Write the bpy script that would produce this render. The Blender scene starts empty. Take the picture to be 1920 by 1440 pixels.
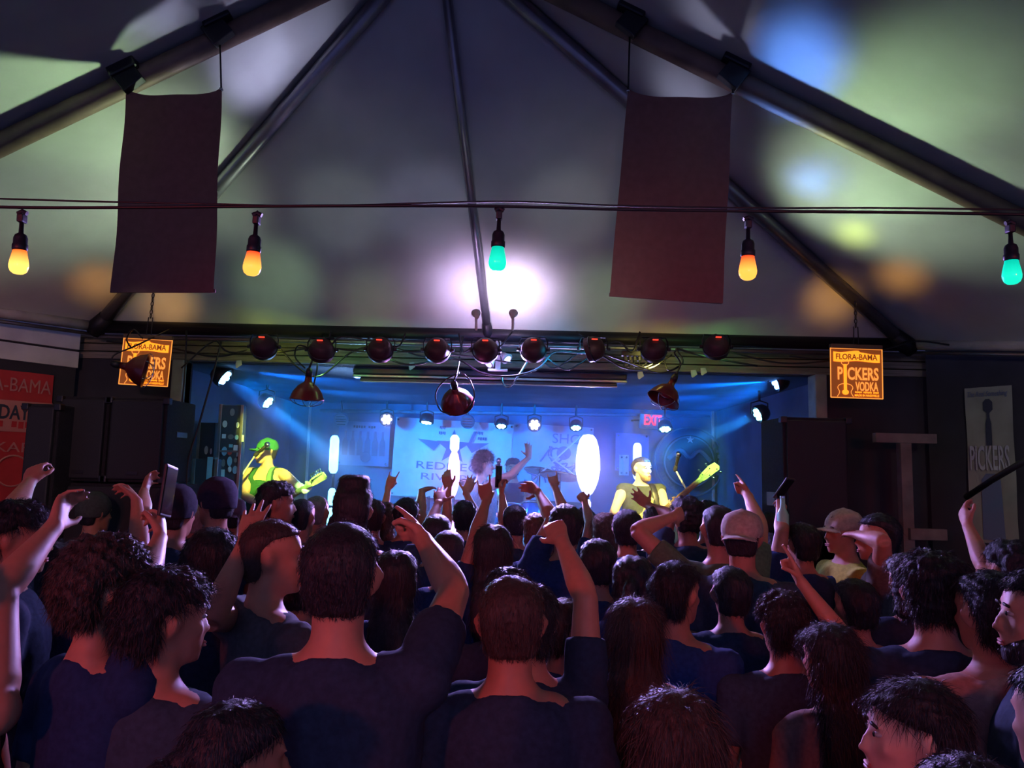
import bpy, bmesh, math, random
import numpy as np
from mathutils import Vector, Matrix, Euler, Quaternion

random.seed(7); np.random.seed(7)
SC = bpy.context.scene
COL = SC.collection
PI = math.pi
R = math.radians

# ------------------------------------------------------------------ camera
CAM = Vector((0, 0, 1.95)); FPX = 1450.0
PITCH, ROLL = R(6.5), R(1.3)
_f = Vector((0, math.cos(PITCH), math.sin(PITCH)))
_r0 = Vector((1, 0, 0)); _u0 = Vector((0, -math.sin(PITCH), math.cos(PITCH)))
_r = _r0 * math.cos(ROLL) + _u0 * math.sin(ROLL)
_u = _u0 * math.cos(ROLL) - _r0 * math.sin(ROLL)
cd = bpy.data.cameras.new('camera'); cam = bpy.data.objects.new('camera', cd); COL.objects.link(cam)
cd.sensor_width = 36; cd.lens = 36 * FPX / 1920; cd.clip_start = 0.05
M = Matrix((_r, _u, -_f)).transposed().to_4x4(); M.translation = CAM
cam.matrix_world = M
SC.camera = cam

def ray(px, py):
    return _f + _r * ((px - 960) / FPX) + _u * ((720 - py) / FPX)
def P(px, py, y):
    """world point seen at a pixel of the 1920x1440 photograph, at distance y in front of the camera"""
    d = ray(px, py)
    return CAM + d * (y / d.y)

# ------------------------------------------------------------------ world, exposure, big lights
w = bpy.data.worlds.new('night'); SC.world = w; w.use_nodes = True
w.node_tree.nodes['Background'].inputs[0].default_value = (0.12, 0.14, 0.42, 1)
w.node_tree.nodes['Background'].inputs[1].default_value = 0.75
vs = SC.view_settings
vs.view_transform = 'Standard'; vs.look = 'None'; vs.exposure = 0.0; vs.gamma = 1.0; vs.use_curve_mapping = False
cy = SC.cycles
cy.max_bounces = 4; cy.diffuse_bounces = 2; cy.glossy_bounces = 1; cy.transmission_bounces = 1
cy.use_adaptive_sampling = True; cy.adaptive_threshold = 0.3; cy.volume_bounces = 0
cy.sample_clamp_indirect = 4.0; cy.sample_clamp_direct = 0.0
cy.use_denoising = True; cy.caustics_reflective = False; cy.caustics_refractive = False
cy.volume_step_rate = 2.0; cy.volume_max_steps = 64

def spot(name, loc, target, color, power, size, blend=0.5, radius=0.04, parent=None):
    l = bpy.data.lights.new(name, 'SPOT'); l.color = color; l.energy = power
    l.spot_size = R(size); l.spot_blend = blend; l.shadow_soft_size = radius
    o = bpy.data.objects.new(name, l); COL.objects.link(o)
    o.location = loc
    o.rotation_euler = (Vector(target) - Vector(loc)).to_track_quat('-Z', 'Y').to_euler()
    return o

# unseen red lamps behind the photographer, followed by added fill lamps
spot('unseen_lamp_light', (-2.4, -2.2, 2.7), (-0.9, 2.4, 1.25), (1.0, 0.085, 0.045), 260, 50, 0.6, 0.15)
spot('unseen_lamp_light', (2.4, -2.4, 2.7), (1.2, 2.6, 1.3), (1.0, 0.12, 0.04), 150, 50, 0.6, 0.15)
spot('unseen_lamp_light', (0.2, -2.9, 2.75), (0.0, 2.6, 1.2), (.34, .50, 1.0), 55, 58, 0.9, 0.25)  # added blue fill over the crowd
for bx_, bp_ in ((310, 330), (1262, 360)):
    spot('unseen_lamp_light', (0.1, -2.9, 2.2), P(bx_, bp_, 4.04), (1.0, .52, .50), 65, 11, 1.0, 0.1)  # added narrow spots that brighten the two hanging banners
spot('unseen_lamp_light', (-2.0, 1.2, 2.7), (-3.9, 5.2, 2.1), (1.0, .50, .42), 130, 48, .9, .12)  # added warm fill for the left fascia and red poster
spot('unseen_lamp_light', (2.2, 1.2, 2.7), (4.0, 5.0, 2.1), (.75, .66, .6), 90, 44, .9, .12)  # added fill for the right wall and its poster

# ------------------------------------------------------------------ materials
def newmat(name):
    m = bpy.data.materials.new(name); m.use_nodes = True
    nt = m.node_tree; b = nt.nodes['Principled BSDF']
    return m, nt, b
def mat(name, col, rough=0.6, metal=0.0, var=0.0, scale=30.0, bump=0.0, bscale=200.0, sheen=0.0, spec=0.5, stretch=None, coat=0.0):
    m, nt, b = newmat(name)
    b.inputs['Base Color'].default_value = (*col, 1); b.inputs['Roughness'].default_value = rough
    b.inputs['Metallic'].default_value = metal; b.inputs['Specular IOR Level'].default_value = spec
    if sheen: b.inputs['Sheen Weight'].default_value = sheen
    if coat: b.inputs['Coat Weight'].default_value = coat
    tc = nt.nodes.new('ShaderNodeTexCoord'); src = tc.outputs['Object']
    if stretch:
        mp = nt.nodes.new('ShaderNodeMapping'); mp.inputs['Scale'].default_value = stretch
        nt.links.new(src, mp.inputs[0]); src = mp.outputs[0]
    if var:
        n = nt.nodes.new('ShaderNodeTexNoise'); n.inputs['Scale'].default_value = scale; n.inputs['Detail'].default_value = 5
        nt.links.new(src, n.inputs['Vector'])
        r = nt.nodes.new('ShaderNodeValToRGB')
        r.color_ramp.elements[0].position = .3; r.color_ramp.elements[1].position = .7
        r.color_ramp.elements[0].color = (*[c * (1 - var) for c in col], 1)
        r.color_ramp.elements[1].color = (*[min(1, c * (1 + var)) for c in col], 1)
        nt.links.new(n.outputs[0], r.inputs[0]); nt.links.new(r.outputs[0], b.inputs['Base Color'])
    if bump:
        n2 = nt.nodes.new('ShaderNodeTexNoise'); n2.inputs['Scale'].default_value = bscale; n2.inputs['Detail'].default_value = 4
        nt.links.new(src, n2.inputs['Vector'])
        bp = nt.nodes.new('ShaderNodeBump'); bp.inputs['Strength'].default_value = bump; bp.inputs['Distance'].default_value = .01
        nt.links.new(n2.outputs[0], bp.inputs['Height']); nt.links.new(bp.outputs[0], b.inputs['Normal'])
    return m
def emat(name, col, strength, base=None):
    m, nt, b = newmat(name)
    b.inputs['Base Color'].default_value = (*(base or col), 1)
    b.inputs['Emission Color'].default_value = (*col, 1); b.inputs['Emission Strength'].default_value = strength
    return m
MC = {}
def cm(kind, col, **k):
    key = (kind, tuple(round(c, 3) for c in col))
    if key not in MC: MC[key] = mat(kind, col, **k)
    return MC[key]
def fabric(col): return cm('fabric', col, rough=.9, var=.18, scale=60, bump=.25, bscale=25, sheen=.0, spec=.15)
def skinm(col): return cm('skin', col, rough=.5, var=.06, scale=40, spec=.4)
def hairm(col): return cm('hair', col, rough=.55, var=.3, scale=90, spec=.5, stretch=(1, 1, .25), bump=.5, bscale=160)

VINYL = mat('vinyl', (.55, .57, .52), .55, var=.08, scale=3.0, bump=.12, bscale=6, spec=.3)
ALU = mat('aluminium', (.33, .32, .34), .38, .85, var=.15, scale=8)
DARKMETAL = mat('dark_metal', (.03, .028, .035), .45, .6)
BLACK = mat('black_plastic', (.012, .011, .016), .45)
RUBBER = mat('rubber', (.006, .006, .008), .5)
MAROON = mat('banner_cloth', (.21, .105, .095), .92, var=.08, scale=25, bump=.15, bscale=12, spec=.1)
WOOD = mat('weathered_wood', (.22, .19, .15), .8, var=.35, scale=6, stretch=(.6, 6, 12), bump=.4, bscale=20)
WHITEBOARD = mat('white_board', (.55, .55, .52), .6, var=.15, scale=5)
FLOORM = mat('concrete', (.08, .075, .08), .8, var=.3, scale=4)
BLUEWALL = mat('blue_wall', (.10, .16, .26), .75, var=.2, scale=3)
DARKWALL = mat('dark_wall', (.028, .026, .036), .85, var=.3, scale=3)
STAGEF = mat('stage_floor_black', (.03, .03, .035), .6, var=.3, scale=5)
CARPET = mat('speaker_carpet', (.014, .013, .02), .95, var=.3, scale=60, bump=.4, bscale=150)
GRILLE = mat('speaker_grille', (.02, .019, .028), .7, .2, var=.4, scale=250)
REDDOME = mat('red_enamel', (.16, .018, .022), .3, .3, var=.2, scale=12, coat=.4)
CANMAT = mat('par_housing', (.045, .018, .024), .5, .2, var=.2, scale=20)
REDLED = emat('red_display', (1, .06, .03), 1.3)
CHROME = mat('chrome', (.6, .6, .62), .2, 1.0)

# ------------------------------------------------------------------ helpers
def mk(name, V, F, m=None, parent=None, smooth=False):
    me = bpy.data.meshes.new(name)
    me.from_pydata([tuple(v) for v in V], [], [tuple(int(i) for i in f) for f in F])
    if m is not None: me.materials.append(m)
    if smooth: me.polygons.foreach_set('use_smooth', [True] * len(me.polygons))
    me.update()
    o = bpy.data.objects.new(name, me); COL.objects.link(o)
    if parent: o.parent = parent
    return o
def empty(name, loc=(0, 0, 0), rot=(0, 0, 0), s=1.0):
    o = bpy.data.objects.new(name, None); COL.objects.link(o); o.location = loc; o.rotation_euler = rot
    o.scale = (s, s, s); o.empty_display_size = .1
    return o
def tag(o, label=None, cat=None, group=None, kind=None):
    if label: o['label'] = label
    if cat: o['category'] = cat
    if group: o['group'] = group
    if kind: o['kind'] = kind
    return o
def cat(parts):
    V, F, n = [], [], 0
    for v, f in parts:
        V.extend([tuple(a) for a in v]); F.extend([tuple(i + n for i in q) for q in f]); n += len(v)
    return V, F
def box(x0, x1, y0, y1, z0, z1):
    V = [(x0, y0, z0), (x1, y0, z0), (x1, y1, z0), (x0, y1, z0), (x0, y0, z1), (x1, y0, z1), (x1, y1, z1), (x0, y1, z1)]
    return V, [(0, 3, 2, 1), (4, 5, 6, 7), (0, 1, 5, 4), (1, 2, 6, 5), (2, 3, 7, 6), (3, 0, 4, 7)]
def bevbox(x0, x1, y0, y1, z0, z1, b=.01):
    bm = bmesh.new(); V, F = box(x0, x1, y0, y1, z0, z1)
    vs_ = [bm.verts.new(v) for v in V]
    for f in F: bm.faces.new([vs_[i] for i in f])
    bmesh.ops.bevel(bm, geom=bm.edges[:], offset=b, segments=2, affect='EDGES', profile=.6)
    bm.verts.index_update()
    out = [tuple(v.co) for v in bm.verts], [tuple(v.index for v in f.verts) for f in bm.faces]
    bm.free(); return out
def tube(pts, rad, n=8, side=None, cap=True):
    """tube along points; rad is a list of floats or (a, b) pairs"""
    pts = [Vector(p) for p in pts]; m = len(pts)
    if not isinstance(rad, (list, tuple)): rad = [rad] * m
    V, F = [], []; prev = None
    for i, p in enumerate(pts):
        t = (pts[min(i + 1, m - 1)] - pts[max(i - 1, 0)])
        if t.length < 1e-9: t = Vector((0, 0, 1))
        t.normalize()
        if prev is None:
            s = Vector(side) if side is not None else (Vector((1, 0, 0)) if abs(t.x) < .8 else Vector((0, 1, 0)))
        else: s = prev
        s = s - t * s.dot(t)
        if s.length < 1e-6: s = t.orthogonal()
        s.normalize(); prev = s; b = t.cross(s)
        a, c = rad[i] if isinstance(rad[i], (list, tuple)) else (rad[i], rad[i])
        for k in range(n):
            an = 2 * PI * k / n
            V.append(p + s * (math.cos(an) * a) + b * (math.sin(an) * c))
    for i in range(m - 1):
        for k in range(n):
            k2 = (k + 1) % n
            F.append((i * n + k, i * n + k2, (i + 1) * n + k2, (i + 1) * n + k))
    if cap:
        F.append(tuple(range(n - 1, -1, -1))); F.append(tuple((m - 1) * n + k for k in range(n)))
    return V, F
def lathe(prof, n=24, cx=0, cy=0):
    V, F = [], []; m = len(prof)
    for r_, z in prof:
        for k in range(n):
            a = 2 * PI * k / n; V.append((cx + max(r_, 1e-4) * math.cos(a), cy + max(r_, 1e-4) * math.sin(a), z))
    for i in range(m - 1):
        for k in range(n):
            k2 = (k + 1) % n; F.append((i * n + k, i * n + k2, (i + 1) * n + k2, (i + 1) * n + k))
    F.append(tuple(range(n - 1, -1, -1))); F.append(tuple((m - 1) * n + k for k in range(n)))
    return V, F
def ell(c, r, rot=None, nu=14, nv=9):
    V, F = [], []
    for i in range(nv + 1):
        th = PI * i / nv
        th = min(max(th, .02), PI - .02)
        for k in range(nu):
            a = 2 * PI * k / nu
            v = Vector((r[0] * math.sin(th) * math.cos(a), r[1] * math.sin(th) * math.sin(a), r[2] * math.cos(th)))
            if rot is not None: v = rot @ v
            V.append(v + Vector(c))
    for i in range(nv):
        for k in range(nu):
            k2 = (k + 1) % nu; F.append((i * nu + k, (i + 1) * nu + k, (i + 1) * nu + k2, i * nu + k2))
    F.append(tuple(range(nu))); F.append(tuple(nv * nu + k for k in range(nu - 1, -1, -1)))
    return V, F
def catmull(pts, sub=6):
    p = [Vector(a) for a in pts]; p = [p[0] * 2 - p[1]] + p + [p[-1] * 2 - p[-2]]; out = []
    for i in range(1, len(p) - 2):
        for k in range(sub):
            t = k / sub
            a, b, c, d = p[i - 1], p[i], p[i + 1], p[i + 2]
            out.append(.5 * ((2 * b) + (c - a) * t + (2 * a - 5 * b + 4 * c - d) * t * t + (3 * b - a - 3 * c + d) * t ** 3))
    out.append(p[-2]); return out
def xf(VF, Mx):
    return [Mx @ Vector(v) for v in VF[0]], VF[1]
def align(dirv, up=(0, 0, 1)):
    """rotation whose local +z goes to dirv"""
    return Vector(dirv).to_track_quat('Z', 'Y').to_matrix().to_4x4()
def text(name, body, w_, h_, m, parent, loc=(0, 0, 0), shear=0, ext=.001, outline=0, rotz=0):
    """flat lettering standing in the local XZ plane, facing -y, fitted in w x h and centred on loc"""
    c = bpy.data.curves.new(name, 'FONT'); c.body = body; c.align_x = 'CENTER'; c.extrude = ext; c.shear = shear; c.offset = outline
    c.resolution_u = 3
    t = bpy.data.objects.new(name, c); COL.objects.link(t)
    dg = bpy.context.evaluated_depsgraph_get()
    me = bpy.data.meshes.new_from_object(t.evaluated_get(dg))
    bpy.data.objects.remove(t); bpy.data.curves.remove(c)
    n = len(me.vertices); co = np.empty(n * 3); me.vertices.foreach_get('co', co); co = co.reshape(-1, 3)
    mn, mx = co[:, :2].min(0), co[:, :2].max(0)
    x = (co[:, 0] - (mn[0] + mx[0]) / 2) / (mx[0] - mn[0]) * w_; z = (co[:, 1] - (mn[1] + mx[1]) / 2) / (mx[1] - mn[1]) * h_
    me.vertices.foreach_set('co', np.stack([x, -co[:, 2], z], 1).ravel()); me.update()
    me.materials.clear(); me.materials.append(m)
    o = bpy.data.objects.new(name, me); COL.objects.link(o); o.parent = parent; o.location = loc; o.rotation_euler = (0, rotz, 0)
    return o
def cable(name, pts, r, m, parent=None, sub=6, n=6):
    V, F = tube(catmull(pts, sub), r, n); return mk(name, V, F, m, parent, True)
def copy_tree(o, parent=None):
    c = o.copy(); COL.objects.link(c)
    if parent: c.parent = parent
    for ch in list(o.children): copy_tree(ch, c)
    return c

# ------------------------------------------------------------------ setting
D0 = 5.8
cornL, cornR = P(178, 612, D0), P(1706, 632, D0)
EAVE = (cornL.z + cornR.z) / 2; cornL.z = cornR.z = EAVE
YC = 4.09
crown = P(823, -146, YC)
def on_line(a, b, x):
    t = (x - a.x) / (b.x - a.x); return a + (b - a) * t
sideL = on_line(crown, P(0, 247, YC), -4.3); sideR = on_line(crown, P(1920, 392, YC), 4.2)
backL = Vector((-4.35, -3.2, sideL.z)); backR = Vector((4.25, -3.2, sideR.z)); ridgeB = Vector((crown.x, -3.2, crown.z))
midF = P(916, 604, D0); midF.z = EAVE

floor = mk('floor', *box(-6, 6, -4, 6.0, -.05, 0), FLOORM); tag(floor, 'dark floor under the crowd', kind='structure')

def panel(pts, nu=10, nv=10, sag=.06):
    """thin sagging tent panel between 3 or 4 corners, 2 mm thick"""
    p = [Vector(a) for a in pts]
    if len(p) == 3: p = [p[0], p[0], p[1], p[2]]      # top edge collapsed
    V = []
    for j in range(nv + 1):
        for i in range(nu + 1):
            u, v = i / nu, j / nv
            q = (p[0] * (1 - u) + p[1] * u) * (1 - v) + (p[3] * (1 - u) + p[2] * u) * v
            q = q + Vector((0, 0, -sag * 4 * u * (1 - u) * math.sin(PI * min(1, v * .9)) ** 1.0)); V.append(q)
    F = [(j * (nu + 1) + i, j * (nu + 1) + i + 1, (j + 1) * (nu + 1) + i + 1, (j + 1) * (nu + 1) + i) for j in range(nv) for i in range(nu)]
    n = len(V); V2 = [v + Vector((0, 0, .004)) for v in V]
    return V + V2, F + [tuple(i + n for i in reversed(f)) for f in F]
ceil = empty('ceiling', crown); tag(ceil, 'white vinyl tent roof over the crowd', kind='structure')
for nm, pts in (('a', (crown, cornL, midF)), ('b', (crown, midF, cornR)), ('c', (crown, sideL, cornL)), ('d', (crown, cornR, sideR))):
    V, F = panel(pts); o = mk('roof_panel', [v - crown for v in V], F, VINYL, ceil, True)
for pts in ((ridgeB, crown, sideL, backL), (crown, ridgeB, backR, sideR)):
    V, F = panel(pts, 14, 10, .05); mk('roof_panel', [v - crown for v in V], F, VINYL, ceil, True)

# tent frame
frame = empty('tent_frame', crown); tag(frame, 'metal tent frame of rafters and eave beams over the crowd', 'tent frame')
def rafter(name, a, b, r, label, drop=.05, m=ALU):
    a = a - Vector((0, 0, drop)) - crown; b = b - Vector((0, 0, drop)) - crown
    d = b - a
    e = mk(name, *tube([a, a + d * .5, b], r, 16), m, frame, True); e['label'] = label
    mk('end_fitting', *tube([a + d * .955, a + d * .985, b], [r * 1.1, r * 1.45, r * 1.45], 16), DARKMETAL, e, True)
    mk('end_fitting', *tube([a, a + d * .03, a + d * .05], [r * 1.45, r * 1.45, r * 1.1], 16), DARKMETAL, e, True)
    return e
rafter('rafter', crown, cornL, .048, 'metal rafter running down to the corner above the left sign', .06)
rafter('rafter', crown, cornR, .048, 'metal rafter running down to the corner above the right sign', .06)
rafter('rafter', crown, midF, .030, 'thin middle rafter coming down behind the green centre bulb', .045)
DARKALU = mat('brown_rafter', (.20, .13, .10), .55, .3, var=.2, scale=8)
rl = rafter('rafter', crown, sideL, .062, 'thick dark rafter that carries the left hanging banner', .08, DARKALU)
rr = rafter('rafter', crown, sideR, .062, 'thick dark rafter that carries the right hanging banner', .08, DARKALU)
def beam(name, a, b, r, label, m=DARKMETAL, fl=True):
    a = a - crown; b = b - crown
    e = mk(name, *tube([a, b], r, 14), m, frame, True); e['label'] = label
    up = Vector((0, 0, r * 1.5))
    for s in (-1, 1): mk('rail', *tube([a + up * s, b + up * s], r * .35, 8), ALU, e, True)
    return e
ev = Vector((0, 0, -.03))
beam('eave_beam', cornL + ev, cornR + ev, .05, 'dark eave beam across the top of the stage opening')
SIDEB = mat('eave_white', (.5, .49, .46), .6, var=.2, scale=9)
beam('eave_beam', cornL + ev, sideL + Vector((0, 0, -.03)), .04, 'pale eave beam on the left above the red poster', SIDEB)
beam('eave_beam', cornR + ev, sideR + Vector((0, 0, -.03)), .04, 'pale eave beam on the right above the dark wall', SIDEB)

# building front: header over the stage, posts, side walls
YF = 6.02
XL, XR = P(342, 800, YF).x, P(1530, 800, YF).x
ZT = P(940, 690, YF).z            # underside of the header = stage ceiling
ZS = 0.5                          # stage deck
YB = 9.6
wf = empty('wall_front', (0, YF, 0)); tag(wf, 'building front around the stage opening', kind='structure')
mk('backing', *box(-3.6, 3.6, .06, .16, ZT, EAVE + .05), DARKWALL, wf)
hp = (EAVE - ZT) / 4
for k in range(3):                # weathered header boards
    mk('plank', *bevbox(-3.5, 3.5, .0, .06, ZT + hp * k + .004, ZT + hp * (k + 1) - .004, .006), WOOD, wf)
mk('gutter', *bevbox(-3.5, 3.5, -.09, .0, ZT + hp * 2.7, ZT + hp * 3.6, .02), WHITEBOARD, wf)
mk('facade', *box(-3.7, XL, .0, .12, 0, ZT), DARKWALL, wf)
mk('facade', *box(XR, 3.7, .0, .12, 0, ZT), DARKWALL, wf)
tr = mk('trim_1', *bevbox(XL - .09, XL, YF - .06, YF + .1, .5, ZT, .01), mat('post_paint', (.25, .27, .24), .6, var=.3, scale=6)); tag(tr, 'pale stage opening post on the left', kind='structure')
tr = mk('trim_2', *bevbox(XR - .02, XR + .07, YF - .06, YF + .1, .5, ZT, .01), bpy.data.materials['post_paint']); tag(tr, 'pale stage opening post on the right', kind='structure')

# side walls under the side eaves
def sidewall(name, a, b, off, label):
    a = Vector((a.x, a.y, 0)); b = Vector((b.x, b.y, 0)); d = (b - a).normalized(); n = Vector((d.y, -d.x, 0))
    if n.x * a.x < 0: n = -n
    a = a + n * off; b = b + n * off + d * 2.0
    e = empty(name, a); tag(e, label, kind='structure')
    V = [Vector(), b - a, b - a + n * .12, n * .12]
    V = V + [v + Vector((0, 0, EAVE + .1)) for v in V]
    mk('wall_board', V, [(0, 3, 2, 1), (4, 5, 6, 7), (0, 1, 5, 4), (1, 2, 6, 5), (2, 3, 7, 6), (3, 0, 4, 7)], DARKWALL, e)
    return e, a, d, -n
wl, wla, wld, wln = sidewall('wall_left', cornL, sideL, .22, 'dark wall behind the left loudspeakers')
wr, wra, wrd, wrn = sidewall('wall_right', cornR, sideR, .22, 'dark wall behind the right loudspeakers')
# white fascia boards on the left wall
for z0, z1 in ((EAVE - .20, EAVE + .04), (EAVE - .34, EAVE - .215)):
    V, F = bevbox(0, 2.6, -.03, 0, z0, z1, .006)
    Mx = Matrix((wld, -wln, Vector((0, 0, 1)))).transposed().to_4x4()
    mk('fascia_board', *xf((V, F), Mx), WHITEBOARD, wl)

# stage room
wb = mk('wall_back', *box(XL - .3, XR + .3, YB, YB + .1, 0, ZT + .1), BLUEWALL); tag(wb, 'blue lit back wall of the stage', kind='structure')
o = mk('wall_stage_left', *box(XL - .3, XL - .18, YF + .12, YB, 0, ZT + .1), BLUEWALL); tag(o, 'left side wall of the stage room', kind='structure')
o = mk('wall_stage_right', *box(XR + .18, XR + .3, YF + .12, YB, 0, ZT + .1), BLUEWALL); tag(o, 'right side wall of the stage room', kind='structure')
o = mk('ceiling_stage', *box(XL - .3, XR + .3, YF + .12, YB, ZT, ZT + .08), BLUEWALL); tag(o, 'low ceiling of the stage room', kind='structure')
o = mk('floor_stage', *box(XL - .3, XR + .3, YF - .1, YB, 0, ZS), STAGEF); tag(o, 'black raised stage deck', kind='structure')
for k, (xa) in enumerate((581, 1336)):
    a = P(xa, 790, YB); o = mk('trim_%d' % (3 + k), *bevbox(a.x - .015, a.x + .015, YB - .03, YB, ZS, ZT, .004), WHITEBOARD)
    tag(o, 'thin corner strip on the %s of the stage back wall' % ('left', 'right')[k], kind='structure')
pipe = mk('conduit_pipe', *tube([P(600, 770, YB - .06), P(960, 775, YB - .06), P(1330, 780, YB - .06)], .022, 10), mat('blue_pipe', (.2, .25, .33), .5), None, True)
tag(pipe, 'horizontal conduit pipe high along the stage back wall', 'pipe')

# haze filling the stage room
hz = mk('stage_haze', *box(XL - .17, XR + .17, YF + .13, YB - .005, ZS + .01, ZT - .005))
tag(hz, 'thin stage smoke filling the stage room', 'haze', kind='stuff')
hm = bpy.data.materials.new('haze'); hm.use_nodes = True; nt = hm.node_tree; nt.nodes.clear()
ou = nt.nodes.new('ShaderNodeOutputMaterial'); vsn = nt.nodes.new('ShaderNodeVolumeScatter')
vsn.inputs['Density'].default_value = .046; vsn.inputs['Anisotropy'].default_value = .25
nt.links.new(vsn.outputs[0], ou.inputs['Volume']); hz.data.materials.append(hm)

# ------------------------------------------------------------------ hanging banners
def tent_banner(tl, tr_, br, bl, clampA, clampB, rf, label, y):
    TL, TR, BR, BL = [P(*q, y) for q in (tl, tr_, br, bl)]
    e = empty('hanging_banner', (BL + BR) / 2); tag(e, label, 'banner', 'blank dark banners hanging from the tent rafters')
    base = e.location.copy(); nu, nv = 16, 24; V = []
    for j in range(nv + 1):
        for i in range(nu + 1):
            u, v = i / nu, j / nv
            p = (TL * (1 - u) + TR * u) * (1 - v) + (BL * (1 - u) + BR * u) * v
            droop = .045 * math.sin(PI * u) ** .6 * (1 - v) ** 6
            p = p + Vector((0, .012 * math.sin(u * 9 + v * 2) * (1 - v * .5) + .01 * math.sin(v * 11), -droop))
            V.append(p - base)
    F = [(j * (nu + 1) + i, j * (nu + 1) + i + 1, (j + 1) * (nu + 1) + i + 1, (j + 1) * (nu + 1) + i) for j in range(nv) for i in range(nu)]
    n = len(V); V2 = [v + Vector((0, .004, 0)) for v in V]
    c = mk('cloth', V + V2, F + [tuple(i + n for i in reversed(f)) for f in F], MAROON, e, True)
    hb = [(BL * (1 - i / 8) + BR * (i / 8)) - base + Vector((0, .008, .012)) for i in range(9)]
    mk('hem', *tube(hb, .011, 8), MAROON, e, True)
    for q, cl in ((TL, clampA), (TR, clampB)):
        C = P(*cl, y)
        mk('grommet', *tube([q - base + Vector((0, -.006, -.012)), q - base + Vector((0, .01, -.012))], .009, 10), CHROME, e, True)
        mk('rope', *tube([q - base + Vector((0, 0, -.01)), C - base], .005, 6), RUBBER, e, True)
    return e
tent_banner((236, 166), (415, 163), (402, 549), (207, 549), (238, 150), (412, 66), rl, 'blank dark maroon cloth banner hanging left of the centre', YC - .05)
tent_banner((1178, 166), (1374, 172), (1354, 570), (1143, 556), (1181, 55), (1372, 150), rr, 'blank dark maroon cloth banner hanging right of the centre', YC - .05)
def clamp(px, py, px2, py2, side, label):
    # boxy bracket wrapped round the rafter with a flap hanging down
    C = P(px, py, YC - .02); Fp = P(px2, py2, YC - .06)
    e = empty('banner_clamp', C); tag(e, label, 'clamp', 'banner clamps on the rafters')
    ax = (sideL - crown if side < 0 else sideR - crown).normalized()
    Mx = Matrix((ax, Vector((0, 1, 0)), ax.cross(Vector((0, 1, 0))))).transposed().to_4x4()
    mk('wrap', *xf(bevbox(-.08, .08, -.085, .085, -.085, .085, .012), Mx), BLACK, e)
    d = Fp - C
    fl = Mx.copy(); fl.translation = d
    mk('flap', *xf(bevbox(-.065, .065, -.03, .02, -.06, .07, .006), fl @ Matrix.Rotation(R(12 * side), 4, 'Y')), BLACK, e)
clamp(405, 30, 408, 58, -1, 'black clamp on the left rafter above the rope end')
clamp(232, 122, 240, 145, -1, 'black clamp on the left rafter at the banner corner')
clamp(1190, 12, 1183, 45, 1, 'black clamp on the right rafter above the rope end')
clamp(1385, 108, 1374, 142, 1, 'black clamp on the right rafter at the banner corner')

# ------------------------------------------------------------------ string light
YS = 1.96
sl = empty('string_light', P(937, 385, YS)); tag(sl, 'festoon string light with coloured bulbs hanging across the view', 'string light')
sb = sl.location.copy()
def bulbmat(name, top, low, s):
    m, nt, b = newmat(name)
    tc = nt.nodes.new('ShaderNodeTexCoord'); sp = nt.nodes.new('ShaderNodeSeparateXYZ'); nt.links.new(tc.outputs['Generated'], sp.inputs[0])
    r = nt.nodes.new('ShaderNodeValToRGB'); r.color_ramp.elements[0].color = (*low, 1); r.color_ramp.elements[1].color = (*top, 1)
    r.color_ramp.elements[0].position = .35; r.color_ramp.elements[1].position = .95  # glow gradient put into the emission: brighter low, deeper towards the socket
    nt.links.new(sp.outputs[2], r.inputs[0]); nt.links.new(r.outputs[0], b.inputs['Emission Color']); b.inputs['Emission Strength'].default_value = s
    b.inputs['Base Color'].default_value = (*top, 1); b.inputs['Roughness'].default_value = .15
    return m
BO = bulbmat('orange_bulb', (1, .10, .01), (1, .62, .12), 1.7)
BR_ = bulbmat('red_bulb', (1, .035, .01), (1, .42, .06), 1.7)
BG = bulbmat('green_bulb', (.0, .55, .38), (.01, .95, .62), 1.05)
cabpts = [(-120, 384), (43, 389), (260, 389), (484, 387), (700, 386), (937, 387), (1170, 393), (1403, 396), (1660, 398), (1893, 402), (2080, 406)]
cable('cord', [P(x, y, YS) - sb for x, y in cabpts], .0042, RUBBER, sl, 6, 8)
cab2 = [(-120, 368), (43, 374), (260, 380), (415, 383), (600, 386), (937, 378), (1170, 386), (1403, 390), (1660, 390), (1893, 393), (2080, 396)]
cable('messenger_wire', [P(x, y, YS + .012) - sb for x, y in cab2], .0025, RUBBER, sl, 6, 6)
bulb_prof = [(.004, -.062), (.012, -.0605), (.019, -.055), (.0225, -.046), (.0232, -.038), (.0215, -.026), (.0185, -.012), (.0165, -.002), (.0165, .004)]
sock_prof = [(.017, .0), (.0185, .004), (.0185, .016), (.0165, .018), (.0165, .034), (.0135, .042), (.006, .047), (.0045, .085)]
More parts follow.
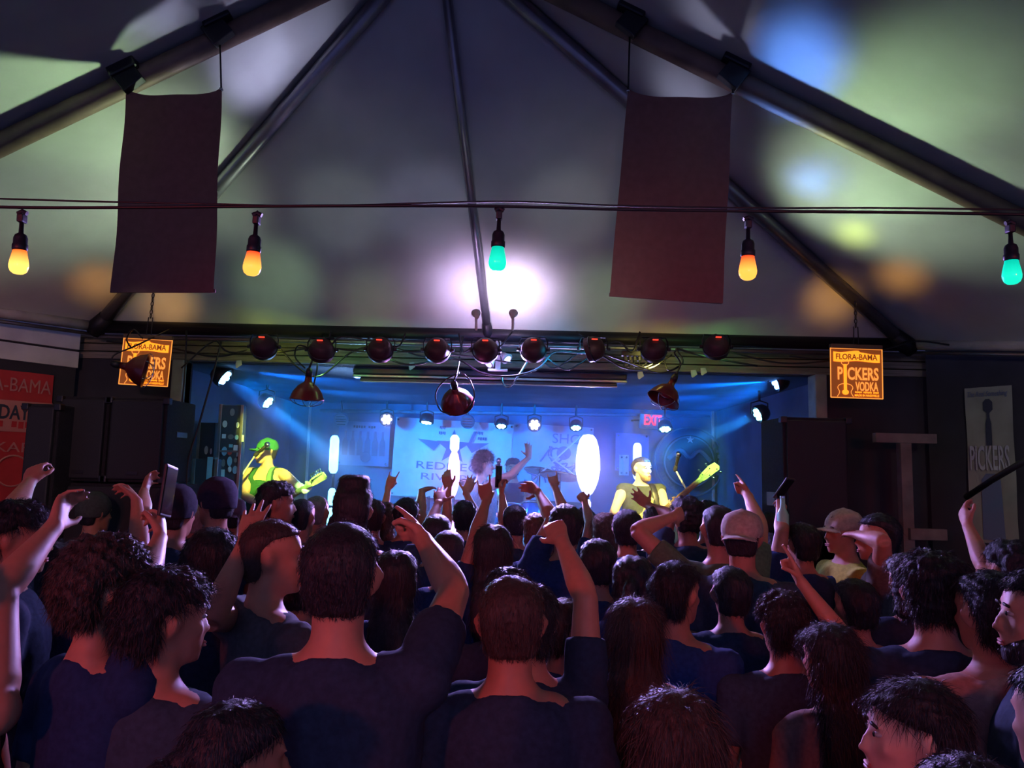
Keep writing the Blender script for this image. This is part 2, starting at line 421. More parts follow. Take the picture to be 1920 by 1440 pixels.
for (x, ytop, xb, yb, m_, nm) in ((43, 386, 34, 514, BO, 'orange'), (484, 384, 471, 517, BR_, 'red'), (937, 376, 932, 508, BG, 'green'), (1403, 392, 1402, 525, BR_, 'red'), (1893, 398, 1898, 533, BG, 'green')):
    A = P(x, ytop, YS); B = P(xb, yb, YS); L = (B - A).length
    q = (A - B).to_track_quat('Z', 'Y'); zb = B + (A - B).normalized() * .062
    so = mk('socket', *lathe(sock_prof, 18), BLACK, sl, True); so.location = zb - sb; so.rotation_euler = q.to_euler()
    bu = mk('bulb', *lathe(bulb_prof, 24), m_, so, True); tag(bu, 'glowing %s bulb' % nm)
    mk('clip', *cat([bevbox(-.012, .012, -.008, .008, .075, .097, .004), tube([(0, -.012, .1), (0, 0, .106), (0, .012, .1)], .006, 8)]), BLACK, so)
    ring = [(math.cos(a) * .004, 0, .107 + .005 * math.sin(a)) for a in np.linspace(0, 2 * PI, 9)]
    mk('hook', *tube(ring, .0016, 6), BLACK, so)

from mathutils.geometry import intersect_ray_tri
ROOF = [(crown, cornL, midF), (crown, midF, cornR), (crown, sideL, cornL), (crown, cornR, sideR), (ridgeB, crown, sideL), (ridgeB, sideL, backL), (crown, ridgeB, backR), (crown, backR, sideR)]
def roof_pt(px, py):
    d = ray(px, py); best = None
    for t in ROOF:
        h = intersect_ray_tri(t[0], t[1], t[2], d, CAM, True)
        if h is not None and (best is None or (h - CAM).length < (best - CAM).length): best = h
    return best
# ------------------------------------------------------------------ lamps on the front truss
def par_front(px, py, tgt, col, power, size, label):
    C = P(px, py, 5.44); e = empty('par_light', C); tag(e, label, 'stage light', 'LED par lights under the eave beam')
    d = (Vector(tgt) - C).normalized()
    # local: +z = beam direction
    Rm = align(d)
    prof = [(.0, -.075), (.045, -.072), (.07, -.055), (.086, -.02), (.09, .0), (.09, .045), (.086, .05), (.08, .04)]
    h = mk('housing', *xf(lathe(prof, 24), Rm), CANMAT, e, True)
    mk('rim', *xf(tube([(math.cos(a) * .09, math.sin(a) * .09, .01) for a in np.linspace(0, 2 * PI, 25)], .007, 6), Rm), BLACK, e, True)
    mk('lens', *xf(lathe([(.0, .036), (.079, .036), (.079, .042), (.0, .046)], 20), Rm), emat_c('lens', col, 12), e, True)
    # red display on the back
    q = Vector((0, -.064, .058))
    mk('display', *xf(bevbox(-.02, .02, -.006, .006, -.004, .004, .001), Matrix.Translation(q)), REDLED, h)
    # yoke up to the beam
    zt = EAVE - .08 - C.z; yt = D0 - .06 - C.y
    arc = [(-.098, 0, 0), (-.1, 0, .05), (-.085, .01, .085), (.085, .01, .085), (.1, 0, .05), (.098, 0, 0)]
    mk('yoke', *tube([Vector(a) for a in arc], [(.004, .012)] * 6, 6, (1, 0, 0)), BLACK, e)
    mk('hook_clamp', *cat([tube([(0, .01, .085), (0, yt * .5, .10), (0, yt, zt)], .011, 8)]), DARKMETAL, e)
    for s in (-1, 1): mk('knob', *tube([(s * .095, 0, 0), (s * .118, 0, 0)], .013, 10), BLACK, e, True)
    spot('par_beam', C + d * .06, tgt, col, power, size, .35, .05)
    return e
_em = {}
def emat_c(n, col, s):
    k = (n, col, s)
    if k not in _em: _em[k] = emat(n, col, s)
    return _em[k]
YEL = (.86, 1.0, .10); GRN = (.30, 1.0, .28); BLU = (.02, .16, 1.0); CYA = (.02, .55, 1.0); PUR = (.5, .32, 1.0); WRM = (1.0, .88, .20)
pg = P(500, 870, 7.2); pb = P(1205, 890, 7.2); ps = P(930, 880, 7.6)
pos = [(495, 650), (603, 656), (713, 655), (820, 656), (910, 656), (1000, 655), (1113, 654), (1226, 655), (1343, 650)]
names = ['first from the left', 'second from the left', 'third from the left', 'fourth from the left', 'fifth, just left of the white flood lamp', 'just right of the white flood lamp', 'third from the right', 'second from the right', 'last on the right']
tg = [(pg, YEL, 650, 20), (P(575, 950, 7.0), GRN, 1300, 12), (P(720, 960, 7.6), GRN, 700, 11), (P(835, 960, 7.6), CYA, 260, 14), (ps, PUR, 110, 16),
      (P(1010, 960, 7.6), CYA, 260, 14), (P(430, 850, 6.5), CYA, 420, 16), (P(1200, 915, 7.2), WRM, 1300, 25), (P(1335, 950, 7.2), GRN, 1300, 12)]
for (px, py), nm, (t_, c_, pw, sz) in zip(pos, names, tg):
    par_front(px, py, t_, c_, pw, sz, 'round dark stage light under the eave beam, ' + nm)

# small flood lamps shining up on the tent roof
def flood(px, py, y, tgt, col, power, size, label):
    C = P(px, py, y); e = empty('flood_lamp', C); tag(e, label, 'flood lamp')
    d = (Vector(tgt) - C).normalized(); Rm = align(d)
    Rm = Rm @ Matrix.Scale(.62, 4)
    mk('shell', *xf(lathe([(.0, -.06), (.025, -.058), (.032, -.02), (.05, .03), (.052, .04), (.046, .034)], 18), Rm), WHITEBOARD, e, True)
    mk('glass', *xf(lathe([(.0, .030), (.046, .030), (.046, .034), (.0, .038)], 16), Rm), emat_c('flood_glass', col, 6), e, True)
    mk('arm', *tube([(0, 0, -.02), (0, .03, -.07), (0, .05, -.1)], .009, 8), WHITEBOARD, e, True)
    spot('flood_beam', C + d * .07, tgt, col, power, size, .9, .03)
VIO = (.72, .52, 1.0)
for px, py, lx, ly, cc, pw, lb in ((884, 543, 893, 590, VIO, 13, 'left'), (972, 548, 962, 590, (.8, .62, 1.0), 15, 'right')):
    T_ = roof_pt(px, py); flood(lx, ly, T_.y - .30, T_, cc, pw, 130, 'small white flood lamp %s of the middle rafter lighting the roof' % lb)
# bare white flood pair below the beam in the middle
C = P(934, 668, 5.8); e = empty('twin_flood', C); tag(e, 'white twin flood lamp on a post below the middle of the beam', 'flood lamp')
mk('post', *bevbox(-.02, .02, -.02, .02, -.10, .17, .004), WHITEBOARD, e); mk('foot', *bevbox(-.075, .075, -.03, .03, -.112, -.10, .003), WHITEBOARD, e)
mk('crossbar', *bevbox(-.055, .055, -.02, .02, .0, .03, .004), WHITEBOARD, e)
for s, dz in ((-1, -.045), (1, -.005)):
    mk('lamp_head', *xf(lathe([(.0, -.035), (.02, -.03), (.03, .0), (.047, .03), (.04, .034)], 16), Matrix.Translation((s * .052, -.03, dz)) @ align((s * .5, -.4, -.6))), WHITEBOARD, e, True)
    mk('lamp_glass', *xf(lathe([(.0, .028), (.04, .028), (.04, .033), (.0, .037)], 14), Matrix.Translation((s * .052, -.03, dz)) @ align((s * .5, -.4, -.6))), emat_c('flood_glass', (.62, .5, 1.0), 3), e, True)
    spot('flood_beam', C + Vector((s * .08, -.10, dz - .04)), (s * 1.3, 1.8, 1.5), (.46, .32, 1.0), 620, 80, .5, .04)  # lavender rim light for the crowd, added at this lamp

# ------------------------------------------------------------------ LED pars inside the stage
LEDP = [(0, 0)] + [(math.cos(a) * .036, math.sin(a) * .036) for a in np.arange(6) * PI / 3] 
def par_back(px, py, y, tgt, col, lens, power, size, label, sc=1.0, squash=None):
    C = P(px, py, y); e = empty('led_par', C); tag(e, label, 'stage light', 'LED par lights inside the stage')
    d = (Vector(tgt) - C).normalized(); Rm = align(d) @ Matrix.Scale(sc * 1.22, 4)
    mk('housing', *xf(lathe([(.0, -.07), (.045, -.066), (.062, -.045), (.07, -.01), (.07, .02), (.064, .022), (.062, .01)], 22), Rm), BLACK, e, True)
    lm = emat_c('led', lens, 8)
    proto = None
    for (a, b) in LEDP:
        if proto is None:
            proto = mk('led', *lathe([(.0, .0), (.0165, .0), (.0165, .008), (.012, .014), (.0, .016)], 12), lm, e, True); q = proto
        else:
            q = proto.copy(); COL.objects.link(q); q.parent = e
        q.matrix_local = Rm @ Matrix.Translation((a, b, .012))
    zt = max(.06, ZT - C.z)
    mk('bracket', *tube([(-.078, 0, 0), (-.078, 0, .1), (0, 0, .125), (.078, 0, .1), (.078, 0, 0)], .007, 6), BLACK, e)
    mk('stem', *tube([(0, 0, .12), (0, 0, zt)], .012, 8), BLACK, e)
    spot('led_beam', C + d * .06, tgt, col, power, size, .25, .045)
DB = (.01, .05, 1.0)
RIM = (.34, .22, 1.0)
par_back(418, 706, 6.45, P(720, 930, 6.4), (.02, .20, 1), (.25, .6, 1), 4200, 12, 'upper blue stage light at the left edge of the stage', 1.05)
par_back(500, 753, 7.7, P(740, 950, 7.3), (.02, .35, 1), (.25, .75, 1), 4200, 12, 'lower cyan stage light on the left above the guitarist', .95)
par_back(1458, 716, 6.45, P(1120, 840, 6.5), (.01, .10, 1), (.15, .4, 1), 3400, 12, 'upper blue stage light at the right edge of the stage', 1.0)
par_back(1424, 776, 7.2, P(1150, 890, 7.0), (.02, .3, 1), (.2, .7, 1), 3200, 12, 'lower cyan stage light on the right beside the speaker', 1.0)
par_back(725, 786, 9.2, P(660, 1050, 4.5), RIM, (.45, .5, 1), 140, 24, 'deep blue LED light over the bottle poster', 1.0)
par_back(800, 789, 9.2, P(775, 950, 9.0), (.0, .75, 1), (.35, .95, 1), 420, 24, 'cyan LED light on the top left of the star poster', 1.0)
par_back(940, 797, 9.2, P(930, 1000, 8.6), (.0, .6, 1), (.3, .9, 1), 260, 24, 'small cyan LED light over the singer', .85)
par_back(1002, 796, 9.2, P(1080, 1060, 4.5), RIM, (.45, .5, 1), 140, 24, 'deep blue LED light over the raised hand of the singer', 1.0)
par_back(1080, 800, 9.2, P(1080, 1000, 8.6), (.0, .6, 1), (.3, .9, 1), 260, 24, 'small cyan LED light left of the exit sign', .9)
par_back(1247, 802, 9.0, P(1262, 1000, 8.4), (.0, .45, 1), (.3, .85, 1), 420, 20, 'cyan LED light in front of the exit sign corner', 1.0)
# the side pars also wash the opposite part of the back wall
for px, py, y, t_, c_, pw, sz in ((418, 706, 6.45, P(1020, 900, 9.5), (.0, .22, 1), 800, 56), (500, 753, 7.7, P(860, 850, 9.5), (.0, .26, 1), 320, 66), (1458, 716, 6.45, P(800, 900, 9.5), (.0, .20, 1), 950, 56), (1424, 776, 7.2, P(1100, 850, 9.5), (.0, .16, 1), 380, 66)):
    C = P(px, py, y); d = (t_ - C).normalized(); spot('wash_beam', C + d * .1, t_, c_, pw, sz, .8, .05)
# two switched-off pars with louvred fronts
for k, (px, py) in enumerate(((640, 786), (877, 790))):
    C = P(px, py, 9.3); e = empty('led_par', C); tag(e, 'switched-off LED light on the stage back wall, ' + ('left of the bottle poster light' if k == 0 else 'over the star poster'), 'stage light', 'LED par lights inside the stage')
    Rm = align((0, -.8, -.5))
    mk('housing', *xf(lathe([(.0, -.06), (.06, -.05), (.085, -.01), (.085, .03), (.08, .03)], 22), Rm), mat('par_grey', (.12, .14, .18), .5) if k == 0 else bpy.data.materials['par_grey'], e, True)
    for j in range(4): mk('louvre', *xf(bevbox(-.065 + .01 * abs(j - 1.5), .065 - .01 * abs(j - 1.5), -.055 + j * .034, -.045 + j * .034, .028, .036, .002), Rm), CHROME, e)
    mk('stem', *tube([(0, 0, .06), (0, 0, max(.08, ZT - C.z))], .012, 8), BLACK, e)

# ------------------------------------------------------------------ vertical LED poles on the stage
def led_pole(px, y, segs, r, col, s, label, rp=None):
    top = P(px, segs[0][0], y); e = empty('led_pole', (top.x, y, ZS)); tag(e, label, 'light pole', 'vertical LED light poles on the stage')
    mk('base', *lathe([(.0, 0), (.16, 0), (.16, .012), (.03, .025), (.02, .05), (.0, .05)], 24), BLACK, e, True)
    mk('mast', *tube([(0, .02, .04), (0, .02, top.z - ZS - .05)], .016, 10), BLACK, e, True)
    for i, (a, b, rr_) in enumerate(segs):
        za, zb = P(px, a, y).z - ZS, P(px, b, y).z - ZS
        if rr_ > .05: prof = [(.0, zb)] + [(rr_ * q, zb + (za - zb) * t) for t, q in ((.005, .18), (.04, .38), (.12, .62), (.25, .86), (.42, 1), (.62, .98), (.80, .86), (.92, .68), (.985, .42))] + [(.0, za)]  # wide segments: lens bloom built into the shape as a fat tapered tube
        else: prof = [(.0, zb), (rr_ * .55, zb + .004), (rr_ * .9, zb + .03), (rr_, zb + .08 * (za - zb) + .02), (rr_, za - .08 * (za - zb) - .02), (rr_ * .9, za - .03), (rr_ * .55, za - .004), (.0, za)]
        mk('light_tube', *lathe(prof, 18), emat_c('tube_light', col if i == 0 else (rp or col), s), e, True)
led_pole(628, 8.3, [(816, 888, .048), (915, 948, .042), (952, 1010, .042)], .045, (.22, .72, 1.0), 3.6, 'cyan-white LED pole right of the guitarist')
led_pole(853, 8.0, [(815, 848, .048), (846, 932, .062), (960, 1010, .04)], .05, (.40, .52, 1.0), 2.8, 'white and pink LED pole in front of the star poster', (.85, .40, 1.0))
led_pole(1103, 7.9, [(814, 930, .125), (936, 956, .035), (965, 1015, .05)], .09, (.43, .43, 1.0), 2.5, 'brightest white LED pole, bloom shaped as a wide tube, left of the bassist', (.6, .5, 1.0))
led_pole(1195, 8.6, [(830, 900, .048), (915, 1000, .048)], .05, (.35, .42, 1.0), 3, 'short LED pole right behind the bassist')

# what the poles throw forward over the crowd
for px, py, y, t_, c_, pw, sz in ((1103, 868, 7.76, (-.3, 2.0, 1.55), (.48, .36, 1.0), 520, 62), (853, 885, 7.92, (-.2, 2.2, 1.55), (.75, .34, 1.0), 320, 60), (628, 850, 8.22, (.2, 2.4, 1.55), (.25, .5, 1.0), 220, 60)):
    spot('pole_beam', P(px, py, y), t_, c_, pw, sz, .6, .05)
# ------------------------------------------------------------------ heat lamps hanging below the beam
def heat_lamp(px, py, y, tilt, sc, label, loops):
    C = P(px, py, y); e = empty('heat_lamp', C); tag(e, label, 'heat lamp', 'red clamp heat lamps under the beam')
    Rm = Euler(tilt).to_matrix().to_4x4() @ Matrix.Scale(sc, 4)
    prof = [(.0, .085), (.022, .085), (.026, .05), (.034, .04), (.07, .015), (.10, -.025), (.118, -.07), (.122, -.078), (.116, -.072), (.095, -.025), (.06, .01), (.0, .03)]
    mk('dome', *xf(lathe(prof, 32), Rm), REDDOME, e, True)
    mk('socket', *xf(lathe([(.0, .145), (.016, .142), (.024, .12), (.026, .085), (.0, .085)], 18), Rm), BLACK, e, True)
    mk('lamp', *xf(lathe([(.0, -.055), (.035, -.05), (.05, -.02), (.03, .02), (.02, .05), (.0, .05)], 16), Rm), mat('heat_bulb', (.35, .03, .03), .2) if 'heat_bulb' not in bpy.data.materials else bpy.data.materials['heat_bulb'], e, True)
    for a in (0, PI / 3, 2 * PI / 3):
        arc = [Vector((math.cos(a) * .121 * math.cos(t), math.sin(a) * .121 * math.cos(t), -.078 - .05 * math.sin(t))) for t in np.linspace(0, PI, 11)]
        mk('guard_wire', *xf(tube(arc, .0028, 6), Rm), CHROME, e, True)
    top = Rm @ Vector((0, 0, .14))
    mk('cord', *tube(catmull([top, top + Vector((.02, 0, .06)), Vector((.0, .02, .16)), Vector((.015, D0 - .02 - C.y, EAVE - .03 - C.z))], 5), .006, 6), RUBBER, e, True)
    for lp in loops:
        mk('cord_loop', *tube(catmull([Vector((a[0], -.02 + .02 * math.sin(k * 2.1), a[1])) for k, a in enumerate(lp)], 5), .0055, 6), RUBBER, e, True)
heat_lamp(577, 728, 5.45, (R(8), R(4), 0), 1.0, 'red heat lamp hanging over the guitarist', [[(-.02, .14), (-.10, .22), (-.07, .30), (.03, .26), (.06, .16), (.05, .02), (.02, -.08), (-.03, -.07), (-.03, .02)]])
heat_lamp(855, 742, 5.4, (R(52), R(-8), 0), 1.0, 'red heat lamp in the middle of the stage with looped cord', [[(.02, .16), (-.09, .1), (-.14, .0), (-.1, -.11), (.0, -.125)], [(.03, .17), (.1, .1), (.13, -.01), (.08, -.1), (.0, -.12)]])
heat_lamp(1252, 733, 5.45, (R(-10), R(28), 0), 1.0, 'red heat lamp tilted over the bassist', [[(.06, .12), (.09, .2), (.04, .27), (.1, .3)]])
heat_lamp(250, 690, 5.25, (R(20), R(-80), 0), 1.0, 'dark red heat lamp in front of the left orange sign', [[(-.02, .14), (-.06, .2), (.0, .26), (.06, .2)]])

# ------------------------------------------------------------------ projection screen case and cables
a, b = P(664, 706, 6.3), P(1174, 708, 6.3)
e = empty('screen_case', (a + b) / 2); tag(e, 'long dark projection screen case under the stage ceiling', 'screen case')
wd = (b.x - a.x) / 2
mk('case', *bevbox(-wd, wd, -.06, .06, -.005, .06, .012), mat('case_navy', (.035, .035, .06), .4, .2), e)
mk('lip', *bevbox(-wd, wd, -.062, .05, -.03, -.007, .006), ALU, e)
mk('screen_roll', *bevbox(-wd + .06, wd - .08, -.055, .045, -.062, -.032, .01), bpy.data.materials['case_navy'], e)
mk('weight_bar', *bevbox(-wd + .06, wd - .08, -.058, -.05, -.068, -.058, .003), WHITEBOARD, e)
for s in (-1, 1): mk('hanger', *tube([(s * (wd - .02), 0, .06), (s * (wd - .02), 0, ZT - e.location.z)], .006, 6), BLACK, e)
cb = [
 [(200, 640), (300, 648), (400, 668), (470, 655)], [(520, 648), (560, 690), (600, 705), (660, 660), (720, 648), (790, 668), (850, 672)],
 [(340, 690), (400, 640), (430, 660), (520, 660), (600, 652), (690, 660), (790, 660), (880, 668), (960, 680)],
 [(720, 670), (770, 684), (850, 672), (905, 700), (960, 705), (1010, 690), (1040, 660), (1090, 662), (1130, 660)],
 [(940, 705), (945, 722), (958, 724), (975, 700), (1000, 670), (1040, 690), (1080, 665), (1115, 655)],
 [(1020, 668), (1060, 693), (1090, 680), (1120, 664), (1170, 690), (1220, 690), (1260, 665)],
 [(1130, 662), (1180, 680), (1240, 698), (1280, 680), (1268, 655), (1290, 660), (1340, 672), (1420, 686)],
 [(620, 620), (618, 650), (640, 632), (700, 640), (745, 650), (760, 625)], [(860, 625), (870, 660), (900, 640), (935, 650), (960, 622)],
 [(1080, 622), (1120, 645), (1160, 640), (1185, 660), (1200, 622)], [(1350, 655), (1460, 680), (1560, 676), (1640, 662), (1700, 640)],
 [(1480, 668), (1560, 672), (1660, 655), (1720, 640), (1800, 650)], [(415, 640), (400, 700), (372, 800), (352, 870), (350, 960)], [(350, 620), (345, 720), (330, 850), (322, 960)],
]
cl = ['thin black cable along the beam left of the first stage light', 'sagging cable from the first stage light past the left heat lamp', 'long cable threaded behind the row of left stage lights', 'cable looping below the middle stage lights', 'deep hanging cable loop right of the middle heat lamp', 'sagging cable below the right middle stage lights', 'cable running from the power strip to the last stage light', 'short cable drooping between second and third stage light', 'short cable drooping by the white twin flood lamp', 'short cable drooping above the power strip', 'cable passing in front of the right orange sign', 'upper cable crossing the right orange sign', 'black cable hanging down at the left stage post', 'second cable hanging beside the left stage post']
for k, (c, lb) in enumerate(zip(cb, cl)):
    o = cable('cable', [P(x, y, 5.62 - .03 * (k % 4)) for x, y in c], .0065 if k % 3 else .008, RUBBER, None, 6, 6); tag(o, lb, 'cable', 'cables on the beam')
C = P(1183, 663, 5.66); e = empty('power_strip', C); tag(e, 'black power strip hanging at the right middle stage lights', 'power strip')
mk('case', *bevbox(-.07, .07, -.025, .025, -.02, .02, .006), BLACK, e)
for k in range(4):
    mk('plug', *bevbox(-.055 + k * .035, -.035 + k * .035, -.018, .018, -.055, -.02, .005), BLACK, e)
    mk('plug_lead', *tube(catmull([(-.045 + k * .035, 0, -.05), (-.045 + k * .04, .02, -.1), (.02 + k * .05, .03, -.06), (.08 + k * .02, .05, .06)], 5), .005, 6), RUBBER, e, True)

# ------------------------------------------------------------------ orange signs
def marks(x0, x1, z, h, y, n):
    """a line of print too small to read: little upright bars"""
    st = (x1 - x0) / n
    return cat([box(x0 + st * (k + .1), x0 + st * (k + .85), y, y + .002, z - h / 2 * (.7 + .3 * (k % 2)), z + h / 2) for k in range(n) if k % 7 != 5])
OG = emat('sign_glow', (1.0, .30, .015), 1.55); OB = emat('sign_panel', (1.0, .22, .02), .16, (.3, .12, .04)); OP = emat('sign_letter', (1.0, .36, .06), .95)
def pickers(px, py, y, wpx, hpx, tilt, label):
    C = P(px, py, y); k = y / FPX; W_, H_ = wpx * k, hpx * k
    e = empty('lit_sign', C, (0, tilt, 0)); tag(e, label, 'sign', 'orange edge-lit bar signs')
    mk('panel', *bevbox(-W_ / 2, W_ / 2, 0, .012, -H_ / 2, H_ / 2, .004), OB, e)
    fr = [tube([(-W_ / 2, 0, s * H_ / 2), (W_ / 2, 0, s * H_ / 2)], .004, 6) for s in (-1, 1)] + [tube([(s * W_ / 2, 0, -H_ / 2), (s * W_ / 2, 0, H_ / 2)], .004, 6) for s in (-1, 1)]
    mk('lit_edge', *cat(fr), OP, e)
    mk('top_housing', *bevbox(-W_ / 2, W_ / 2, -.015, .03, H_ / 2, H_ / 2 + .03, .005), mat('bronze', (.18, .11, .07), .5, .5) if 'bronze' not in bpy.data.materials else bpy.data.materials['bronze'], e)
    def X(u): return (u - .5) * W_
    def Z(v): return (.5 - v) * H_
    # wavy two-part ribbon with a bar name
    V, F = [], []
    n = 24
    for i in range(n + 1):
        u = .05 + .9 * i / n; wv = .02 * math.sin(u * 9)
        V += [(X(u), -.004, Z(.06 + wv + (.03 if u > .55 else 0))), (X(u), -.004, Z(.265 + wv * .6))]
    F = [(2 * i, 2 * i + 1, 2 * i + 3, 2 * i + 2) for i in range(n)]
    mk('ribbon', V, F, OG, e)
    text('lettering', 'FLORA-BAMA', W_ * .80, H_ * .12, OB, e, (X(.5), -.006, Z(.17)), ext=.0008, outline=.02)
    text('lettering', 'P', W_ * .10, H_ * .26, OP, e, (X(.18), -.005, Z(.51)), outline=.025)
    text('lettering', 'CKERS', W_ * .60, H_ * .26, OP, e, (X(.62), -.005, Z(.51)), outline=.025)
    text('lettering', 'VODKA', W_ * .44, H_ * .19, OP, e, (X(.69), -.005, Z(.765)), outline=.025)
    mk('print_line', *marks(X(.46), X(.92), Z(.885), H_ * .034, -.005, 17), OG, e)
    text('lettering', 'MADE IN NASHVILLE', W_ * .47, H_ * .045, OG, e, (X(.69), -.005, Z(.945)), outline=.02)
    # guitar emblem: neck, sound hole drop, body outline, head outline
    mk('emblem', *cat([bevbox(X(.245), X(.305), -.008, -.003, Z(.90), Z(.32), .002), ell((X(.275), -.006, Z(.89)), (W_ * .065, .004, H_ * .055))]), OG, e)
    bo = catmull([(X(.275), -.005, Z(.71)), (X(.17), -.005, Z(.74)), (X(.13), -.005, Z(.80)), (X(.165), -.005, Z(.89)), (X(.12), -.005, Z(.98))], 5)
    bo2 = [Vector((2 * X(.275) - p.x, p.y, p.z)) for p in bo]
    ho = catmull([(X(.25), -.005, Z(.35)), (X(.205), -.005, Z(.30)), (X(.22), -.005, Z(.25)), (X(.275), -.005, Z(.265)), (X(.33), -.005, Z(.25)), (X(.345), -.005, Z(.30)), (X(.3), -.005, Z(.35))], 4)
    for ol in (bo, bo2, ho): mk('emblem_outline', *tube(ol, .0028, 5), OP, e)
    # chain
    hz_ = H_ / 2 + .03
    for s in (-.018, .018): mk('hanging_wire', *tube([(s, .0, hz_), (s * .8, 0, hz_ + .13)], .004, 6), DARKMETAL, e)
    for j in range(6):
        rg = [(math.cos(t) * .009 * (j % 2), math.cos(t) * .009 * ((j + 1) % 2), hz_ + .14 + j * .03 + math.sin(t) * .018) for t in np.linspace(0, 2 * PI, 11)]
        mk('chain_link', *tube(rg, .0035, 5), DARKMETAL, e)
    return e
pickers(1606, 700, 5.45, 98, 94, R(.7), 'glowing orange vodka sign on the right side of the stage')
pickers(273, 679, 5.5, 92, 88, R(2), 'glowing orange vodka sign on the left, partly behind a heat lamp')

# exit sign
C = P(1222, 789, 9.42); e = empty('exit_sign', C, (0, R(2), 0)); tag(e, 'red lit exit sign on the stage back wall', 'exit sign')
mk('case', *bevbox(-.145, .145, 0, .05, -.10, .085, .02), mat('exit_case', (.35, .38, .42), .5), e)
text('lettering', 'EXIT', .21, .125, emat('exit_red', (1, .03, .06), 2.2), e, (.015, -.004, .01), ext=.003, outline=.015)
mk('mount', *tube([(-.145, .02, 0), (-.2, .05, .0), (-.22, .15, .0)], .012, 8), DARKMETAL, e)

# ------------------------------------------------------------------ posters
def poster(name, px, py, y, wpx, hpx, tilt, col, label, yaw=0, cat_='poster', nx=10, nz=10):
    C = P(px, py, y); k = y / FPX; W_, H_ = wpx * k, hpx * k
    e = empty(name, C, (0, tilt, yaw)); tag(e, label, cat_)
    V = [((i / nx - .5) * W_, .008 * math.sin(i * 1.3 + j * .7), (j / nz - .5) * H_) for j in range(nz + 1) for i in range(nx + 1)]
    F = [(j * (nx + 1) + i, j * (nx + 1) + i + 1, (j + 1) * (nx + 1) + i + 1, (j + 1) * (nx + 1) + i) for j in range(nz) for i in range(nx)]
    n = len(V); V2 = [(v[0], v[1] + .003, v[2]) for v in V]
    mk('sheet', V + V2, F + [tuple(i + n for i in reversed(f)) for f in F], mat('poster_sheet', col, .7, var=.08, scale=8), e, True)
    for sx in (-1, 1):
        for sz in (-1, 1): mk('grommet', *tube([(sx * (W_ / 2 - .03), -.012, sz * (H_ / 2 - .03)), (sx * (W_ / 2 - .03), .0, sz * (H_ / 2 - .03))], .012, 10), CHROME, e, True)
    return e, W_, H_
INK = mat('poster_ink', (.03, .035, .06), .7)
INKM = mat('poster_ink_mid', (.12, .15, .24), .7)
SHEET = (.62, .66, .70)
e, W_, H_ = poster('wall_poster', 848, 862, 9.52, 222, 146, R(2.5), SHEET, 'large pale star poster on the stage back wall')
text('lettering', 'REDNECK', W_ * .62, H_ * .095, INKM, e, (.02, -.012, -H_ * .09), ext=.001)
text('lettering', 'RIVIERA', W_ * .50, H_ * .085, INKM, e, (.0, -.012, -H_ * .23), ext=.001)
def flat(pts, y=-.012, t=.003):
    n = len(pts); return [(x, y, z) for x, z in pts] + [(x, y + t, z) for x, z in pts], [tuple(range(n)), tuple(range(2 * n - 1, n - 1, -1))] + [(i, i + n, (i + 1) % n + n, (i + 1) % n) for i in range(n)]
star = [((.30 if k % 2 == 0 else .12) * math.sin(k * PI / 5) * W_ * .5, (.30 if k % 2 == 0 else .12) * math.cos(k * PI / 5) * W_ * .5 + H_ * .16) for k in range(10)]
mk('star_emblem', *flat(star), INKM, e)
for s in (-1, 1): mk('wing_emblem', *flat([(s * .10 * W_, H_ * .22), (s * .30 * W_, H_ * .24), (s * .16 * W_, H_ * .10)], -.016), INKM, e)
for x, z, w_ in ((-.10, .40, .05), (-.10, .33, .06), (.22, .36, .05), (.24, .29, .08)): mk('print_line', *marks((x - w_ / 2) * W_, (x + w_ / 2) * W_, z * H_, H_ * .04, -.014, 4), INKM, e)
mk('bottle_emblem', *flat([(W_ * .12, H_ * .2), (W_ * .15, H_ * .2), (W_ * .19, H_ * .38), (W_ * .165, H_ * .38)]), INKM, e)

e, W_, H_ = poster('wall_poster', 1035, 868, 9.5, 150, 140, R(2), (.34, .42, .55), 'blue poster with a sketched figure behind the drummer')
text('lettering', 'SHO', W_ * .36, H_ * .13, INKM, e, (W_ * .17, -.012, H_ * .33), ext=.001)
for k in range(7):
    a0 = random.uniform(-.3, .3); b0 = random.uniform(-.2, .15)
    pts = catmull([(W_ * (a0 + random.uniform(-.14, .14)), -.013, H_ * (b0 + random.uniform(-.14, .14))) for _ in range(5)], 5)
    mk('sketch_line', *tube(pts, .011, 5), INKM, e)
mk('figure_emblem', *ell((W_ * .14, -.01, H_ * .14), (W_ * .09, .005, H_ * .09)), INKM, e)
e, W_, H_ = poster('wall_poster', 682, 832, 9.52, 96, 82, R(1), (.16, .25, .42), 'blue poster with a row of bottles on the stage back wall')
mk('print_line', *marks(-W_ * .22, W_ * .22, H_ * .38, H_ * .06, -.014, 9), INK, e)
bprof = [(-.03, -.16), (.03, -.16), (.03, .02), (.012, .08), (.012, .17), (-.012, .17), (-.012, .08), (-.03, .02)]
for k in range(6): mk('bottle_emblem', *flat([((-.36 + .145 * k) * W_ + x * 1.1, z * .9) for x, z in bprof]), INKM, e)
mk('label_emblem', *ell((.05 * W_, -.012, -H_ * .3), (W_ * .1, .004, H_ * .12)), INKM, e)
e, W_, H_ = poster('wall_poster', 1185, 848, 9.52, 62, 70, R(1), (.14, .2, .45), 'plain blue poster under the exit sign')
e2, W2, H2 = poster('notice_sheet', 1170, 872, 9.5, 18, 38, 0, (.35, .45, .6), 'small pale notice sheet left of the bassist')
